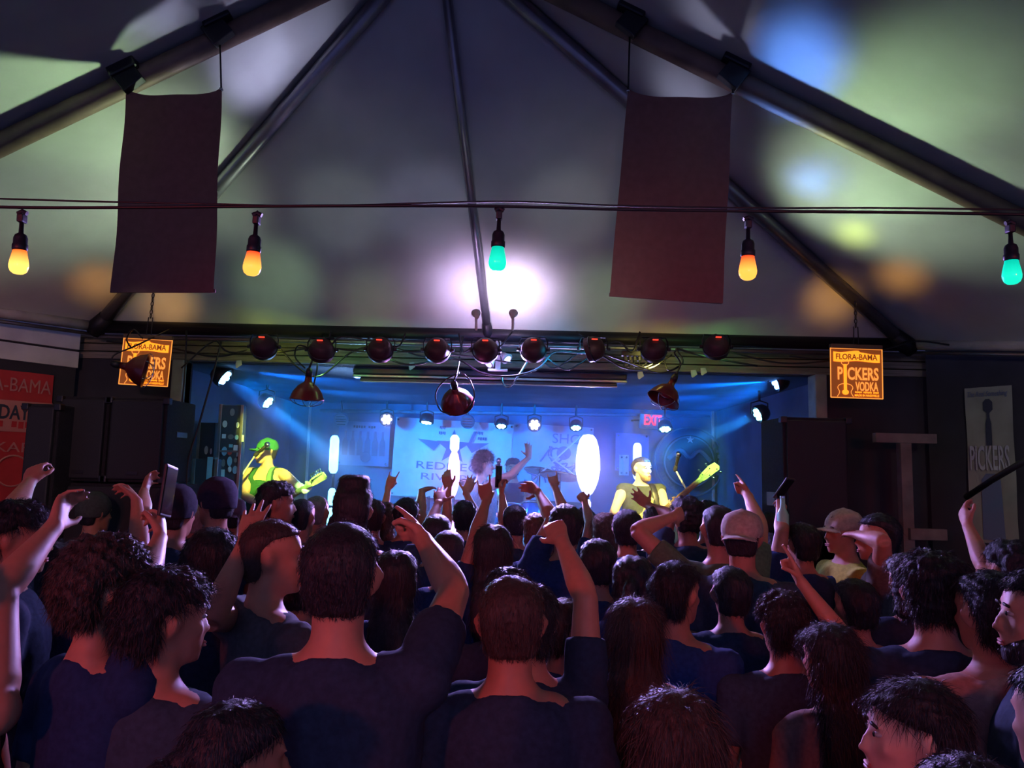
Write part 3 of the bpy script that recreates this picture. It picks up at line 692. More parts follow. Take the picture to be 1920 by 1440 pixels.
# round emblem on the right of the back wall
C = P(1292, 866, 9.5); e = empty('round_emblem', C, (0, R(2), 0)); tag(e, 'dark round wall emblem with curved lettering behind the microphone', 'emblem')
rw = .42
mk('disc', *xf(lathe([(.0, 0), (rw * .78, 0), (rw * .78, .02), (.0, .02)], 40), Matrix.Rotation(R(90), 4, 'X')), mat('emblem_dark', (.035, .05, .075), .7), e)
for rr_, mm in ((rw, 'emblem_ring'), (rw * .72, 'emblem_ring')):
    if 'emblem_ring' not in bpy.data.materials: mat('emblem_ring', (.14, .19, .24), .6)
    mk('ring', *tube([(math.cos(a) * rr_, -.015, math.sin(a) * rr_) for a in np.linspace(0, 2 * PI, 49)], .012, 6), bpy.data.materials['emblem_ring'], e, True)
for k, ch in enumerate('TOBBQAY'):
    a = R(185 + k * 11); text('lettering', ch, .045, .05, bpy.data.materials['emblem_ring'], e, (math.cos(a) * rw * .87, -.02, math.sin(a) * rw * .87), rotz=-(a + PI / 2))
for k in range(6):
    a = R(35 - k * 11); mk('print_mark', *box(math.cos(a) * rw * .87 - .015, math.cos(a) * rw * .87 + .015, -.02, -.016, math.sin(a) * rw * .87 - .02, math.sin(a) * rw * .87 + .02), bpy.data.materials['emblem_ring'], e)
mk('wave_emblem', *tube(catmull([(-.26, -.03, .02), (-.12, -.03, .14), (0, -.03, .05), (.12, -.03, .14), (.26, -.03, .02)], 5), .028, 6), bpy.data.materials['emblem_ring'], e)
mk('star_emblem', *flat([((.05 if k % 2 == 0 else .02) * math.sin(k * PI / 5), (.05 if k % 2 == 0 else .02) * math.cos(k * PI / 5) + .27) for k in range(10)], -.03), WHITEBOARD, e)

# red poster on the left wall
def wallframe(wa, wd_, wn, px, pyt, pyb, pxr, off):
    """place a rectangle on a slanting side wall by intersecting view rays with the wall"""
    def hit(x, y):
        d = ray(x, y); n = wn
        t = (wa + wn * off - CAM).dot(n) / d.dot(n); return CAM + d * t
    return hit(px, pyt), hit(pxr, pyt), hit(px, pyb)
def wallposter(name, wa, wd_, wn, quad, label, col):
    A, B, Cc = wallframe(wa, wd_, wn, *quad, .03)
    ctr = (B + Cc) / 2; ctr.z = (A.z + Cc.z) / 2; W_ = (Vector((B.x, B.y, 0)) - Vector((A.x, A.y, 0))).length; H_ = A.z - Cc.z
    xd = (Vector((B.x, B.y, 0)) - Vector((A.x, A.y, 0))).normalized()
    e = empty(name, ctr, (0, 0, math.atan2(xd.y, xd.x))); tag(e, label, 'poster')
    V = [(i / 8 * W_ - W_ / 2, .006 * math.sin(i * 1.9 + j), j / 12 * H_ - H_ / 2) for j in range(13) for i in range(9)]
    F = [(j * 9 + i, j * 9 + i + 1, (j + 1) * 9 + i + 1, (j + 1) * 9 + i) for j in range(12) for i in range(8)]
    n = len(V); V2 = [(v[0], v[1] + .003, v[2]) for v in V]
    mk('sheet', V + V2, F + [tuple(i + n for i in reversed(f)) for f in F], mat(name + '_sheet', col, .75, var=.12, scale=6), e, True)
    return e, W_, H_
REDP = mat('poster_red', (.5, .025, .03), .75); PINKP = mat('poster_pale', (.52, .20, .17), .75)
e, W_, H_ = wallposter('red_poster', wla, wld, wln, (-110, 680, 960, 92), 'large red and pale poster with black lettering on the left wall', (.5, .03, .035))
mk('pale_band', *bevbox(-W_ / 2, W_ / 2, -.014, -.009, H_ * .06, H_ * .285, .001), PINKP, e)
text('lettering', 'FLORA-BAMA', W_ * .94, H_ * .10, PINKP, e, (.0, -.014, H_ * .40), ext=.001)
text('lettering', 'SATURDAY', W_ * .75, H_ * .105, INK, e, (-W_ * .10, -.018, H_ * .20), ext=.001, outline=.02)
mk('print_line', *marks(-W_ * .3, W_ * .3, H_ * .11, H_ * .05, -.018, 9), REDP, e)
text('lettering', 'CKAR', W_ * .5, H_ * .07, PINKP, e, (W_ * .08, -.014, -H_ * .05), ext=.001)
mk('ring_emblem', *tube([(W_ * .16 + math.cos(a) * W_ * .16, -.014, -H_ * .22 + math.sin(a) * W_ * .16) for a in np.linspace(0, 2 * PI, 25)], .006, 5), PINKP, e)
e, W_, H_ = wallposter('pale_poster', wra, wrd, wrn, (1815, 728, 1015, 1903), 'dim pale bottle poster on the right wall beside the handrail', (.27, .27, .22))
text('lettering', 'The Real Something', W_ * .86, H_ * .045, INKM, e, (0, -.012, H_ * .45), shear=.3, ext=.001)
text('lettering', 'PICKERS', W_ * .84, H_ * .16, mat('poster_white', (.42, .42, .44), .7), e, (0, -.018, H_ * .04), ext=.001, outline=.015)
mk('bottle_emblem', *flat([(-.06 * W_, H_ * .12), (-.06 * W_, H_ * .26), (-.03 * W_, H_ * .3), (-.03 * W_, H_ * .33), (-.1 * W_, H_ * .35), (-.1 * W_, H_ * .4), (-.04 * W_, H_ * .42), (.04 * W_, H_ * .42), (.1 * W_, H_ * .4), (.1 * W_, H_ * .35), (.03 * W_, H_ * .33), (.03 * W_, H_ * .3), (.06 * W_, H_ * .26), (.06 * W_, H_ * .12)]), INK, e)
mk('figure_emblem', *flat([(-.22 * W_, -H_ * .48), (-.2 * W_, -H_ * .1), (-.1 * W_, -H_ * .06), (.1 * W_, -H_ * .06), (.2 * W_, -H_ * .1), (.25 * W_, -H_ * .48)]), INKM, e)

# ------------------------------------------------------------------ loudspeakers, cases
def speaker(name, px0, px1, pyt, y, z0, label, depth=.6, horn=True, sub=False):
    a, b = P(px0, pyt, y), P(px1, pyt, y); W_ = b.x - a.x; H_ = a.z - z0
    e = empty(name, ((a.x + b.x) / 2, y, z0)); tag(e, label, 'loudspeaker', 'black loudspeaker cabinets')
    mk('cabinet', *bevbox(-W_ / 2, W_ / 2, .03, depth, 0, H_, .012), CARPET, e)
    mk('grille', *bevbox(-W_ / 2 + .02, W_ / 2 - .02, .0, .034, .02, H_ - .02, .01), GRILLE, e)
    for sx in (-1, 1):
        for sz in (0, 1): mk('corner_cap', *bevbox(sx * W_ / 2 - .022, sx * W_ / 2 + .022, -.002, .05, sz * (H_ - .04) - .002, sz * (H_ - .04) + .042, .006), BLACK, e)
    mk('badge', *bevbox(-.04, .04, -.006, .0, .05, .075, .002), DARKMETAL, e)
    for sx in (-1, 1): mk('handle', *bevbox(sx * W_ / 2 - .004, sx * W_ / 2 + .004, depth * .4, depth * .75, H_ * .55, H_ * .62, .003), DARKMETAL, e)
    return e
zs = P(200, 905, 5.2).z
speaker('subwoofer', 112, 312, 905, 5.2, 0, 'black subwoofer under the left loudspeaker stack', .55)
speaker('loudspeaker', 205, 312, 744, 5.2, zs + .005, 'right cabinet of the left loudspeaker pair', .5)
speaker('loudspeaker', 112, 203, 742, 5.2, zs + .005, 'left cabinet of the left loudspeaker pair', .5)
speaker('loudspeaker', 47, 108, 756, 5.0, 0, 'slim black loudspeaker in front of the red poster', .4)
speaker('loudspeaker', 1470, 1592, 781, 5.3, 1.0, 'upper cabinet of the right loudspeaker stack', .5)
speaker('subwoofer', 1470, 1592, 995, 5.3, 0, 'black subwoofer under the right loudspeaker stack', .55)
def flight_case(px0, px1, pyt, y, label, dw=.5):
    a, b = P(px0, pyt, y), P(px1, pyt, y); W_ = b.x - a.x; H_ = a.z - ZS
    e = empty('flight_case', ((a.x + b.x) / 2, y, ZS)); tag(e, label, 'flight case')
    mk('body', *bevbox(-W_ / 2, W_ / 2, .0, dw, 0, H_, .01), mat('case_dark', (.03, .04, .06), .55) if 'case_dark' not in bpy.data.materials else bpy.data.materials['case_dark'], e)
    for z in (H_ * .25, H_ * .55, H_ * .8): mk('edge_strip', *bevbox(-W_ / 2, W_ / 2, -.008, .0, z - .008, z + .008, .002), ALU, e)
    for sx in (-1, 1): mk('edge_strip', *bevbox(sx * (W_ / 2 - .012) - .012, sx * (W_ / 2 - .012) + .012, -.009, .0, 0, H_, .003), ALU, e)
    return e, W_, H_
STK = [mat('sticker_pale', (.55, .62, .66), .5), mat('sticker_blue', (.2, .45, .6), .5), mat('sticker_red', (.5, .06, .05), .5), mat('sticker_grey', (.2, .2, .2), .5)]
def stickers(e, y, items):
    for px, py, w_, h_, kind, c in items:
        q = P(px, py, y) - e.location; k = y / FPX
        if kind == 'o': mk('sticker', *xf(lathe([(.0, 0), (1, 0), (1, .002), (0, .002)], 18), Matrix.Translation((q.x, -.004, q.z)) @ Matrix.Diagonal((w_ * k / 2, 1, h_ * k / 2, 1)) @ Matrix.Rotation(R(90), 4, 'X')), STK[c], e)
        else: mk('sticker', *bevbox(q.x - w_ * k / 2, q.x + w_ * k / 2, -.005, -.001, q.z - h_ * k / 2, q.z + h_ * k / 2, .001), STK[c], e)
e, W_, H_ = flight_case(412, 458, 758, 6.5, 'tall dark equipment case covered in stickers behind the guitarist', .08)
stickers(e, 6.5, [(436, 773, 9, 14, 'o', 3), (422, 795, 9, 13, 'o', 0), (446, 797, 6, 11, 'o', 0), (420, 818, 7, 8, 'r', 0), (433, 819, 11, 9, 'o', 3), (444, 820, 7, 9, 'o', 1), (455, 822, 5, 13, 'r', 0), (421, 846, 10, 17, 'o', 1), (433, 836, 7, 6, 'r', 1), (442, 840, 8, 11, 'r', 0), (431, 849, 8, 9, 'o', 2), (446, 851, 4, 10, 'r', 0), (419, 868, 7, 14, 'o', 3), (431, 865, 9, 18, 'o', 1), (442, 863, 6, 9, 'o', 3), (417, 888, 8, 15, 'r', 0), (431, 880, 7, 11, 'o', 0), (441, 881, 9, 15, 'o', 1)])
mk('case_handle', *tube([(-.03, -.03, H_ * .5), (.03, -.03, H_ * .5)], .01, 8), CHROME, e)
e, W_, H_ = flight_case(362, 410, 860, 6.3, 'lower equipment case with pale tape strips by the left stage post', .08)
stickers(e, 6.3, [(393, 880, 10, 46, 'r', 1), (405, 880, 6, 44, 'r', 1)])
e, W_, H_ = flight_case(372, 410, 792, 6.7, 'plain blue-grey cabinet behind the left stage post', .08)
stickers(e, 6.7, [(387, 844, 7, 16, 'o', 0), (396, 846, 4, 11, 'o', 0)])
e, W_, H_ = flight_case(1436, 1470, 800, 6.4, 'narrow equipment case with stickers beside the right loudspeaker', .08)
stickers(e, 6.4, [(1448, 843, 7, 14, 'o', 0), (1458, 838, 4, 12, 'o', 0), (1448, 870, 6, 11, 'r', 0), (1458, 868, 5, 16, 'o', 1), (1448, 893, 6, 12, 'o', 0), (1463, 842, 5, 10, 'r', 0), (1466, 870, 5, 10, 'r', 3), (1466, 905, 5, 20, 'o', 0)])
sl_ = mk('small_sticker', *bevbox(-.012, .012, -.004, 0, -.028, .028, .001), STK[0]); sl_.location = P(353, 918, 5.95); tag(sl_, 'small white sticker low on the left stage post', 'sticker')

# wooden T shaped shelf and rail at the right
PLK = mat('dim_plank', (.16, .13, .12), .8, var=.3, scale=8)
C = P(1696, 822, 5.6); e = empty('wooden_shelf', (C.x, C.y, 0)); tag(e, 'wooden T-shaped post with a cross board by the right wall', 'shelf post')
mk('cross_board', *bevbox(-.22, .22, -.03, .03, C.z - .035, C.z + .035, .005), PLK, e)
mk('post', *bevbox(-.05, .03, -.04, .03, 0, C.z - .035, .005), PLK, e)
mk('low_board', *bevbox(-.02, .24, -.08, -.04, P(1700, 1000, 5.6).z - .04, P(1700, 1000, 5.6).z + .04, .005), PLK, e)
hr = mk('handrail', *tube([P(1812, 932, 4.75), P(1860, 900, 4.5), P(1925, 862, 4.2)], .018, 10), BLACK, None, True); tag(hr, 'black sloping handrail in front of the pale poster', 'handrail')
for k, (px, py) in enumerate(((1300, 694), (1318, 690), (1200, 697), (772, 680), (448, 676))):
    C = P(px, py, 6.0); q = tube([C, C + Vector((.004, -.01, -.03)), C + Vector((-.012, -.015, -.06))], [(.02, .004), (.026, .004), (.006, .003)], 6)
    o = mk('tape_scrap', *q, WHITEBOARD); tag(o, 'scrap of white tape hanging under the header, ' + ['left one beside the tilted heat lamp', 'right one beside the tilted heat lamp', 'by the power strip', 'over the left end of the screen case', 'near the left stage post'][k], 'tape scrap')


# ------------------------------------------------------------------ people: body builder
_tmp_me = None
def remesh(parts, voxel, smooth=2):
    """union of overlapping closed shapes into one continuous surface"""
    V, F = cat(parts)
    me = bpy.data.meshes.new('tmp'); me.from_pydata([tuple(v) for v in V], [], F); me.update()
    bm = bmesh.new(); bm.from_mesh(me); bmesh.ops.recalc_face_normals(bm, faces=bm.faces[:]); bm.to_mesh(me); bm.free()
    o = bpy.data.objects.new('tmp', me); COL.objects.link(o)
    md = o.modifiers.new('r', 'REMESH'); md.mode = 'VOXEL'; md.voxel_size = voxel; md.adaptivity = 0
    dg = bpy.context.evaluated_depsgraph_get(); r = bpy.data.meshes.new_from_object(o.evaluated_get(dg))
    n = len(r.vertices); co = np.empty(n * 3); r.vertices.foreach_get('co', co); co = co.reshape(-1, 3)
    nl = len(r.loops); li = np.empty(nl, dtype=np.int64); r.loops.foreach_get('vertex_index', li)
    lt = np.empty(len(r.polygons), dtype=np.int64); r.polygons.foreach_get('loop_total', lt)
    ed = np.empty(len(r.edges) * 2, dtype=np.int64); r.edges.foreach_get('vertices', ed); ed = ed.reshape(-1, 2)
    bpy.data.objects.remove(o); bpy.data.meshes.remove(me); bpy.data.meshes.remove(r)
    deg = np.bincount(ed.ravel(), minlength=n).astype(float)[:, None]; deg[deg == 0] = 1
    for _ in range(smooth):
        acc = np.zeros_like(co)
        for ax in range(3):
            acc[:, ax] = np.bincount(ed[:, 0], co[ed[:, 1], ax], n) + np.bincount(ed[:, 1], co[ed[:, 0], ax], n)
        co = co * .45 + (acc / deg) * .55
    off = np.concatenate([[0], np.cumsum(lt)])
    if (lt == 4).all(): faces = li.reshape(-1, 4)
    else: faces = [tuple(li[off[i]:off[i + 1]]) for i in range(len(lt))]
    return co, faces
def npcat(meshes):
    vs_, fs, n = [], [], 0
    for v, f in meshes:
        v = np.asarray(v, dtype=float); vs_.append(v); fs.append([tuple(int(i) + n for i in q) for q in f]); n += len(v)
    return np.concatenate(vs_), sum(fs, [])
def mesh_from(name, V, F, m):
    me = bpy.data.meshes.new(name); me.from_pydata(np.asarray(V).tolist(), [], [tuple(int(i) for i in f) for f in F])
    me.materials.append(m); me.polygons.foreach_set('use_smooth', [True] * len(me.polygons)); me.update(); return me
def stack(rings, n=20, p=2.25):
    """vertical loft: rings of (z, half width, y centre, half depth)"""
    V, F = [], []
    for z, hw, yc, hd in rings:
        for k in range(n):
            a = 2 * PI * k / n; c, s = math.cos(a), math.sin(a)
            V.append((hw * math.copysign(abs(c) ** (2 / p), c), yc + hd * math.copysign(abs(s) ** (2 / p), s), z))
    m = len(rings)
    for i in range(m - 1):
        for k in range(n):
            k2 = (k + 1) % n; F.append((i * n + k, i * n + k2, (i + 1) * n + k2, (i + 1) * n + k))
    F.append(tuple(range(n - 1, -1, -1))); F.append(tuple((m - 1) * n + k for k in range(n)))
    return V, F
def hring(z, hw, yf, yb): return (z, hw, (yf + yb) / 2, (yf - yb) / 2)
PIV = Vector((0, -.02, 1.53)); CHIN = 1.55
HEADR = [(.0, .020, .080, .040), (.012, .034, .088, .010), (.03, .045, .091, -.015), (.05, .053, .090, -.038), (.075, .061, .088, -.066), (.10, .067, .087, -.084), (.125, .071, .085, -.096), (.15, .0745, .089, -.101), (.175, .0745, .084, -.099), (.198, .066, .066, -.086), (.215, .049, .044, -.064), (.226, .025, .015, -.036), (.23, .008, -.002, -.018)]
def head_parts(sex):
    f = .95 if sex == 'f' else 1.0
    P_ = [stack([hring(CHIN + z, hw * f, yf, yb) for z, hw, yf, yb in HEADR])]
    P_.append(tube([(0, .084, CHIN + .128), (0, .100, CHIN + .100), (0, .107, CHIN + .084), (0, .092, CHIN + .074)], [.008, .0105, .0135, .012], 10))       # nose
    for s in (-1, 1):
        P_.append(ell((s * .030, .081, CHIN + .140), (.026, .012, .009)))                  # brow
        P_.append(ell((s * .013, .092, CHIN + .079), (.008, .011, .008)))                  # nostril wing
        P_.append(ell((s * .036, .062, CHIN + .092), (.022, .022, .020)))                  # cheek
        P_.append(ell((s * .076 * f, -.012, CHIN + .112), (.010, .021, .033), Euler((R(-12), 0, R(-18 * s))).to_matrix()))   # ear
        P_.append(ell((s * .084 * f, -.018, CHIN + .122), (.008, .019, .024), Euler((R(-12), 0, R(-30 * s))).to_matrix()))
    P_.append(ell((0, .088, CHIN + .050), (.024, .011, .0075))); P_.append(ell((0, .086, CHIN + .040), (.021, .012, .008)))   # lips
    P_.append(ell((0, .078, CHIN + .012), (.020, .016, .014)))                            # chin
    return P_
def trunk_parts(sex):
    if sex == 'm':
        T = [(.80, .15, 0, .10), (.88, .17, 0, .115), (.95, .168, 0, .11), (1.08, .155, 0, .10), (1.20, .166, .004, .108), (1.30, .178, .006, .115), (1.38, .180, .0, .112), (1.43, .168, -.008, .096), (1.47, .135, -.016, .078), (1.50, .09, -.02, .064), (1.53, .064, -.022, .058)]
        nk, cal = .058, 1.0
    else:
        T = [(.80, .155, 0, .10), (.88, .18, 0, .115), (.95, .172, 0, .112), (1.08, .132, 0, .088), (1.20, .142, .006, .098), (1.28, .150, .018, .112), (1.36, .150, .004, .098), (1.42, .142, -.008, .082), (1.465, .115, -.016, .068), (1.495, .075, -.02, .055), (1.53, .052, -.022, .05)]
        nk, cal = .048, .9
    P_ = [stack(T)]
    P_.append(tube([(0, -.030, 1.44), (0, -.026, 1.50), (0, -.016, 1.56), (0, -.012, 1.64)], [nk * 1.12, nk * 1.02, nk * .97, nk], 16))
    for s in (-1, 1):
        P_.append(tube([(s * .09, 0, .90), (s * .095, .01, .70), (s * .095, .018, .50), (s * .095, -.012, .34), (s * .092, -.012, .10), (s * .092, -.005, .05)], [(.09), .076, .055, .054, .038, .042], 12))
        P_.append(ell((s * .095, .06, .045), (.043, .125, .042)))
        P_.append(ell((s * .12, -.01, 1.465), (.07, .05, .036), Euler((0, R(22 * s), 0)).to_matrix()))        # trapezius
    return P_
_trunk = {}
def trunk(sex):
    if sex not in _trunk: _trunk[sex] = remesh(head_parts(sex) + trunk_parts(sex), .0105, 2)
    return _trunk[sex]
def turn_head(V, yaw, pitch):
    V = V.copy()
    t = np.clip((V[:, 2] - 1.475) / .085, 0, 1); wgt = t * t * (3 - 2 * t)
    d = V - np.array(PIV)
    if pitch:
        a = pitch * wgt; c, s = np.cos(a), np.sin(a)
        y = d[:, 1] * c - d[:, 2] * s; z = d[:, 1] * s + d[:, 2] * c; d[:, 1], d[:, 2] = y, z
    if yaw:
        a = yaw * wgt; c, s = np.cos(a), np.sin(a)
        x = d[:, 0] * c - d[:, 1] * s; y = d[:, 0] * s + d[:, 1] * c; d[:, 0], d[:, 1] = x, y
    return d + np.array(PIV)
POSE = {'open': ([.08, .05, .08, .12], 'out', .20), 'relaxed': ([.30, .36, .42, .48], 'rest', .05), 'fist': ([1, 1, 1, 1], 'in', 0), 'horns': ([.04, 1, 1, .06], 'in', .10),
        'point': ([.03, .95, 1, 1], 'in', 0), 'peace': ([.04, .05, 1, 1], 'in', .16), 'hold': ([.55, .58, .6, .62], 'hold', .02), 'flat': ([.10, .10, .12, .16], 'rest', .04), 'droop': ([.35, .40, .45, .5], 'rest', .06)}
def hand_parts(Wp, d, n, side, pose, k=1.0):
    d = d.normalized(); n = (n - d * n.dot(d)).normalized(); l = d.cross(n); t = 1 if side > 0 else -1
    curls, th, spread = POSE[pose]
    P_ = [tube([Wp - d * .02 * k, Wp + d * .02 * k, Wp + d * .055 * k, Wp + d * .092 * k], [(.026 * k, .019 * k), (.033 * k, .019 * k), (.041 * k, .0165 * k), (.040 * k, .0125 * k)], 14, l)]
    for i in range(4):
        o_ = (.030, .010, -.010, -.029)[i] * t
        K = Wp + d * ((.086, .092, .089, .079)[i] * k) + l * (o_ * k)
        L = (.073, .081, .075, .060)[i] * k; rr_ = (.0090, .0093, .0090, .0080)[i] * k
        sp = (1.0, .25, -.35, -1.0)[i] * spread * t; c = curls[i]; ang = 0; p = K; pts, rad = [K - d * .02 * k, K], [rr_, rr_ * 1.05]
        for fr, da in ((.46, 80), (.30, 100), (.24, 55)):
            ang += R(da) * c
            dd = (d * math.cos(ang) + n * math.sin(ang) + l * sp * (1 - c)).normalized(); p = p + dd * (L * fr); pts.append(p); rad.append(rr_ * (.93 if fr > .4 else .86 if fr > .26 else .70))
        P_.append(tube(pts, rad, 8))
    b = Wp + d * .022 * k + l * (.026 * t * k) + n * .006 * k
    dirs = {'out': ((.55, .80, .10), (.72, .62, .1)), 'rest': ((.70, .55, .30), (.90, .20, .25)), 'in': ((.70, .30, .60), (.55, -.45, .55)), 'hold': ((.75, .45, .45), (.85, .05, .45))}[th]
    p = b; pts, rad = [b - d * .012 * k - l * (.012 * t * k), b], [.014 * k, .0145 * k]
    for (a1, a2, a3), ln in zip((dirs[0], dirs[0], dirs[1]), (.026, .024, .030)):
        p = p + (d * a1 + l * (a2 * t) + n * a3).normalized() * (ln * k); pts.append(p); rad.append(.0108 * k if ln < .03 else .0082 * k)
    P_.append(tube(pts, rad, 8))
    return P_
def arm_parts(S, E, Wp, side, f, hand, skip_shoulder=False):
    """S, E, Wp joints; hand = (dir, palm normal, pose)"""
    u = (E - S); v = (Wp - E)
    P_ = [tube([Vector((S.x * .55, S.y, S.z - .012)), S, S + u * .22, S + u * .45, S + u * .75, E, E + v * .06], [.062 * f, .060 * f, .056 * f, .050 * f, .043 * f, .0395 * f, .038 * f], 14),
          tube([E - v * .06, E, E + v * .12, E + v * .28, E + v * .55, E + v * .85, Wp], [.034 * f, .0385 * f, .043 * f, .0435 * f, .036 * f, .0275 * f, .0265 * f], 14)]
    P_.append(ell(S, (.062 * f, .058 * f, .06 * f)))
    P_ += hand_parts(Wp, hand[0], hand[1], side, hand[2], .93 if f < .9 else 1.0)
    return P_
_down = {}
def shoulder(side, sex): return Vector((side * (.192 if sex == 'm' else .160), -.006, 1.425 if sex == 'm' else 1.415))
def down_joints(side, sex):
    S = shoulder(side, sex); E = S + Vector((side * .055, -.02, -.29)); Wp = E + Vector((side * .0, .07, -.24)); return S, E, Wp
def down_arm(side, sex):
    if (side, sex) not in _down:
        S, E, Wp = down_joints(side, sex)
        _down[(side, sex)] = remesh(arm_parts(S, E, Wp, side, 1 if sex == 'm' else .85, ((Wp - E).normalized(), Vector((-side, 0, 0)), 'relaxed')), .009, 1)
    return _down[(side, sex)]
def shirt_parts(sex, style, arms):
    """arms: {side: (S, E)}"""
    g = .014 if sex == 'm' else .012
    T = [r_ for r_ in trunk_parts(sex)[:1]]
    base = ([(.80, .15, 0, .10), (.88, .17, 0, .115), (.95, .168, 0, .11), (1.08, .16, 0, .105), (1.20, .168, .004, .11), (1.30, .180, .006, .117), (1.38, .182, .0, .114), (1.43, .170, -.008, .098), (1.47, .137, -.016, .080), (1.493, .095, -.02, .068)] if sex == 'm' else
            [(.80, .155, 0, .10), (.88, .18, 0, .115), (.95, .172, 0, .112), (1.08, .14, 0, .094), (1.20, .146, .006, .1), (1.28, .153, .018, .114), (1.36, .152, .004, .1), (1.42, .144, -.008, .084), (1.46, .117, -.016, .070), (1.482, .084, -.02, .060)])
    if style == 'tank':
        P_ = [stack([(z, hw + g * .7, yc, hd + g * .7) for z, hw, yc, hd in base if z < 1.37] + [(1.40, (.15 if sex == 'm' else .125), 0, base[5][3] - .004)])]
        xs = .095 if sex == 'm' else .075
        for s in (-1, 1):
            P_.append(tube([(s * (xs + .025), .092, 1.34), (s * (xs + .01), .085, 1.42), (s * xs, .04, 1.492), (s * xs, -.03, 1.508), (s * (xs + .005), -.085, 1.45), (s * (xs + .02), -.108, 1.36)], [(.034, .014)] * 6, 10, (1, 0, 0)))
        return P_
    P_ = [stack([(z, hw + g, yc, hd + g) for z, hw, yc, hd in base])]
    for s in (-1, 1): P_.append(ell((s * .12, -.01, 1.46), (.078, .058, .042), Euler((0, R(22 * s), 0)).to_matrix()))
    P_.append(tube([(0, -.026, 1.475), (0, -.022, 1.508)], [.082 if sex == 'm' else .070, .071 if sex == 'm' else .060], 18))
    f = 1 if sex == 'm' else .85
    fr = {'tee': .60, 'long': 1.0, 'sleeveless': .06}[style]
    for side, J in arms.items():
        S, E = J[0], J[1]; u = E - S
        rad = [.075 * f, .074 * f, .070 * f, .066 * f]
        P_.append(tube([Vector((S.x * .55, S.y, S.z - .012)), S, S + u * fr * .5, S + u * fr], rad, 14)); P_.append(ell(S, (.073 * f, .070 * f, .071 * f)))
        if style == 'long':
            v = J[2] - E; P_.append(tube([E - v * .05, E, E + v * .4, E + v * .92], [.055 * f, .055 * f, .052 * f, .040 * f], 12)); P_.append(tube([S + u * .9, E, E + v * .05], [.06 * f, .056 * f, .055 * f], 12))
    return P_
_cloth = {}
def trousers_mesh(sex, m):
    k = ('tr', sex, m.name)
    if k not in _cloth:
        hipw = .165 if sex == 'm' else .175
        pr = [stack([(.78, hipw - .01, 0, .115), (.88, hipw + .016, 0, .13), (.96, hipw + .014, 0, .126), (1.0, hipw + .006, 0, .12)])]
        for s in (-1, 1): pr.append(tube([(s * .09, 0, .90), (s * .095, .01, .70), (s * .095, .015, .50), (s * .094, -.008, .30), (s * .093, -.008, .08)], [.102, .09, .074, .068, .066], 12))
        V, F = remesh(pr, .022, 2); _cloth[k] = mesh_from('trousers', V, F, m)
    return _cloth[k]
def shoe_mesh():
    if 'shoe' not in _cloth:
        V, F = remesh([ell((0, .055, .045), (.05, .135, .045)), ell((0, -.03, .07), (.045, .055, .06)), box(-.046, .046, -.07, .17, .0, .03)], .015, 2); _cloth['shoe'] = mesh_from('shoe', V, F, BLACK)
    return _cloth['shoe']

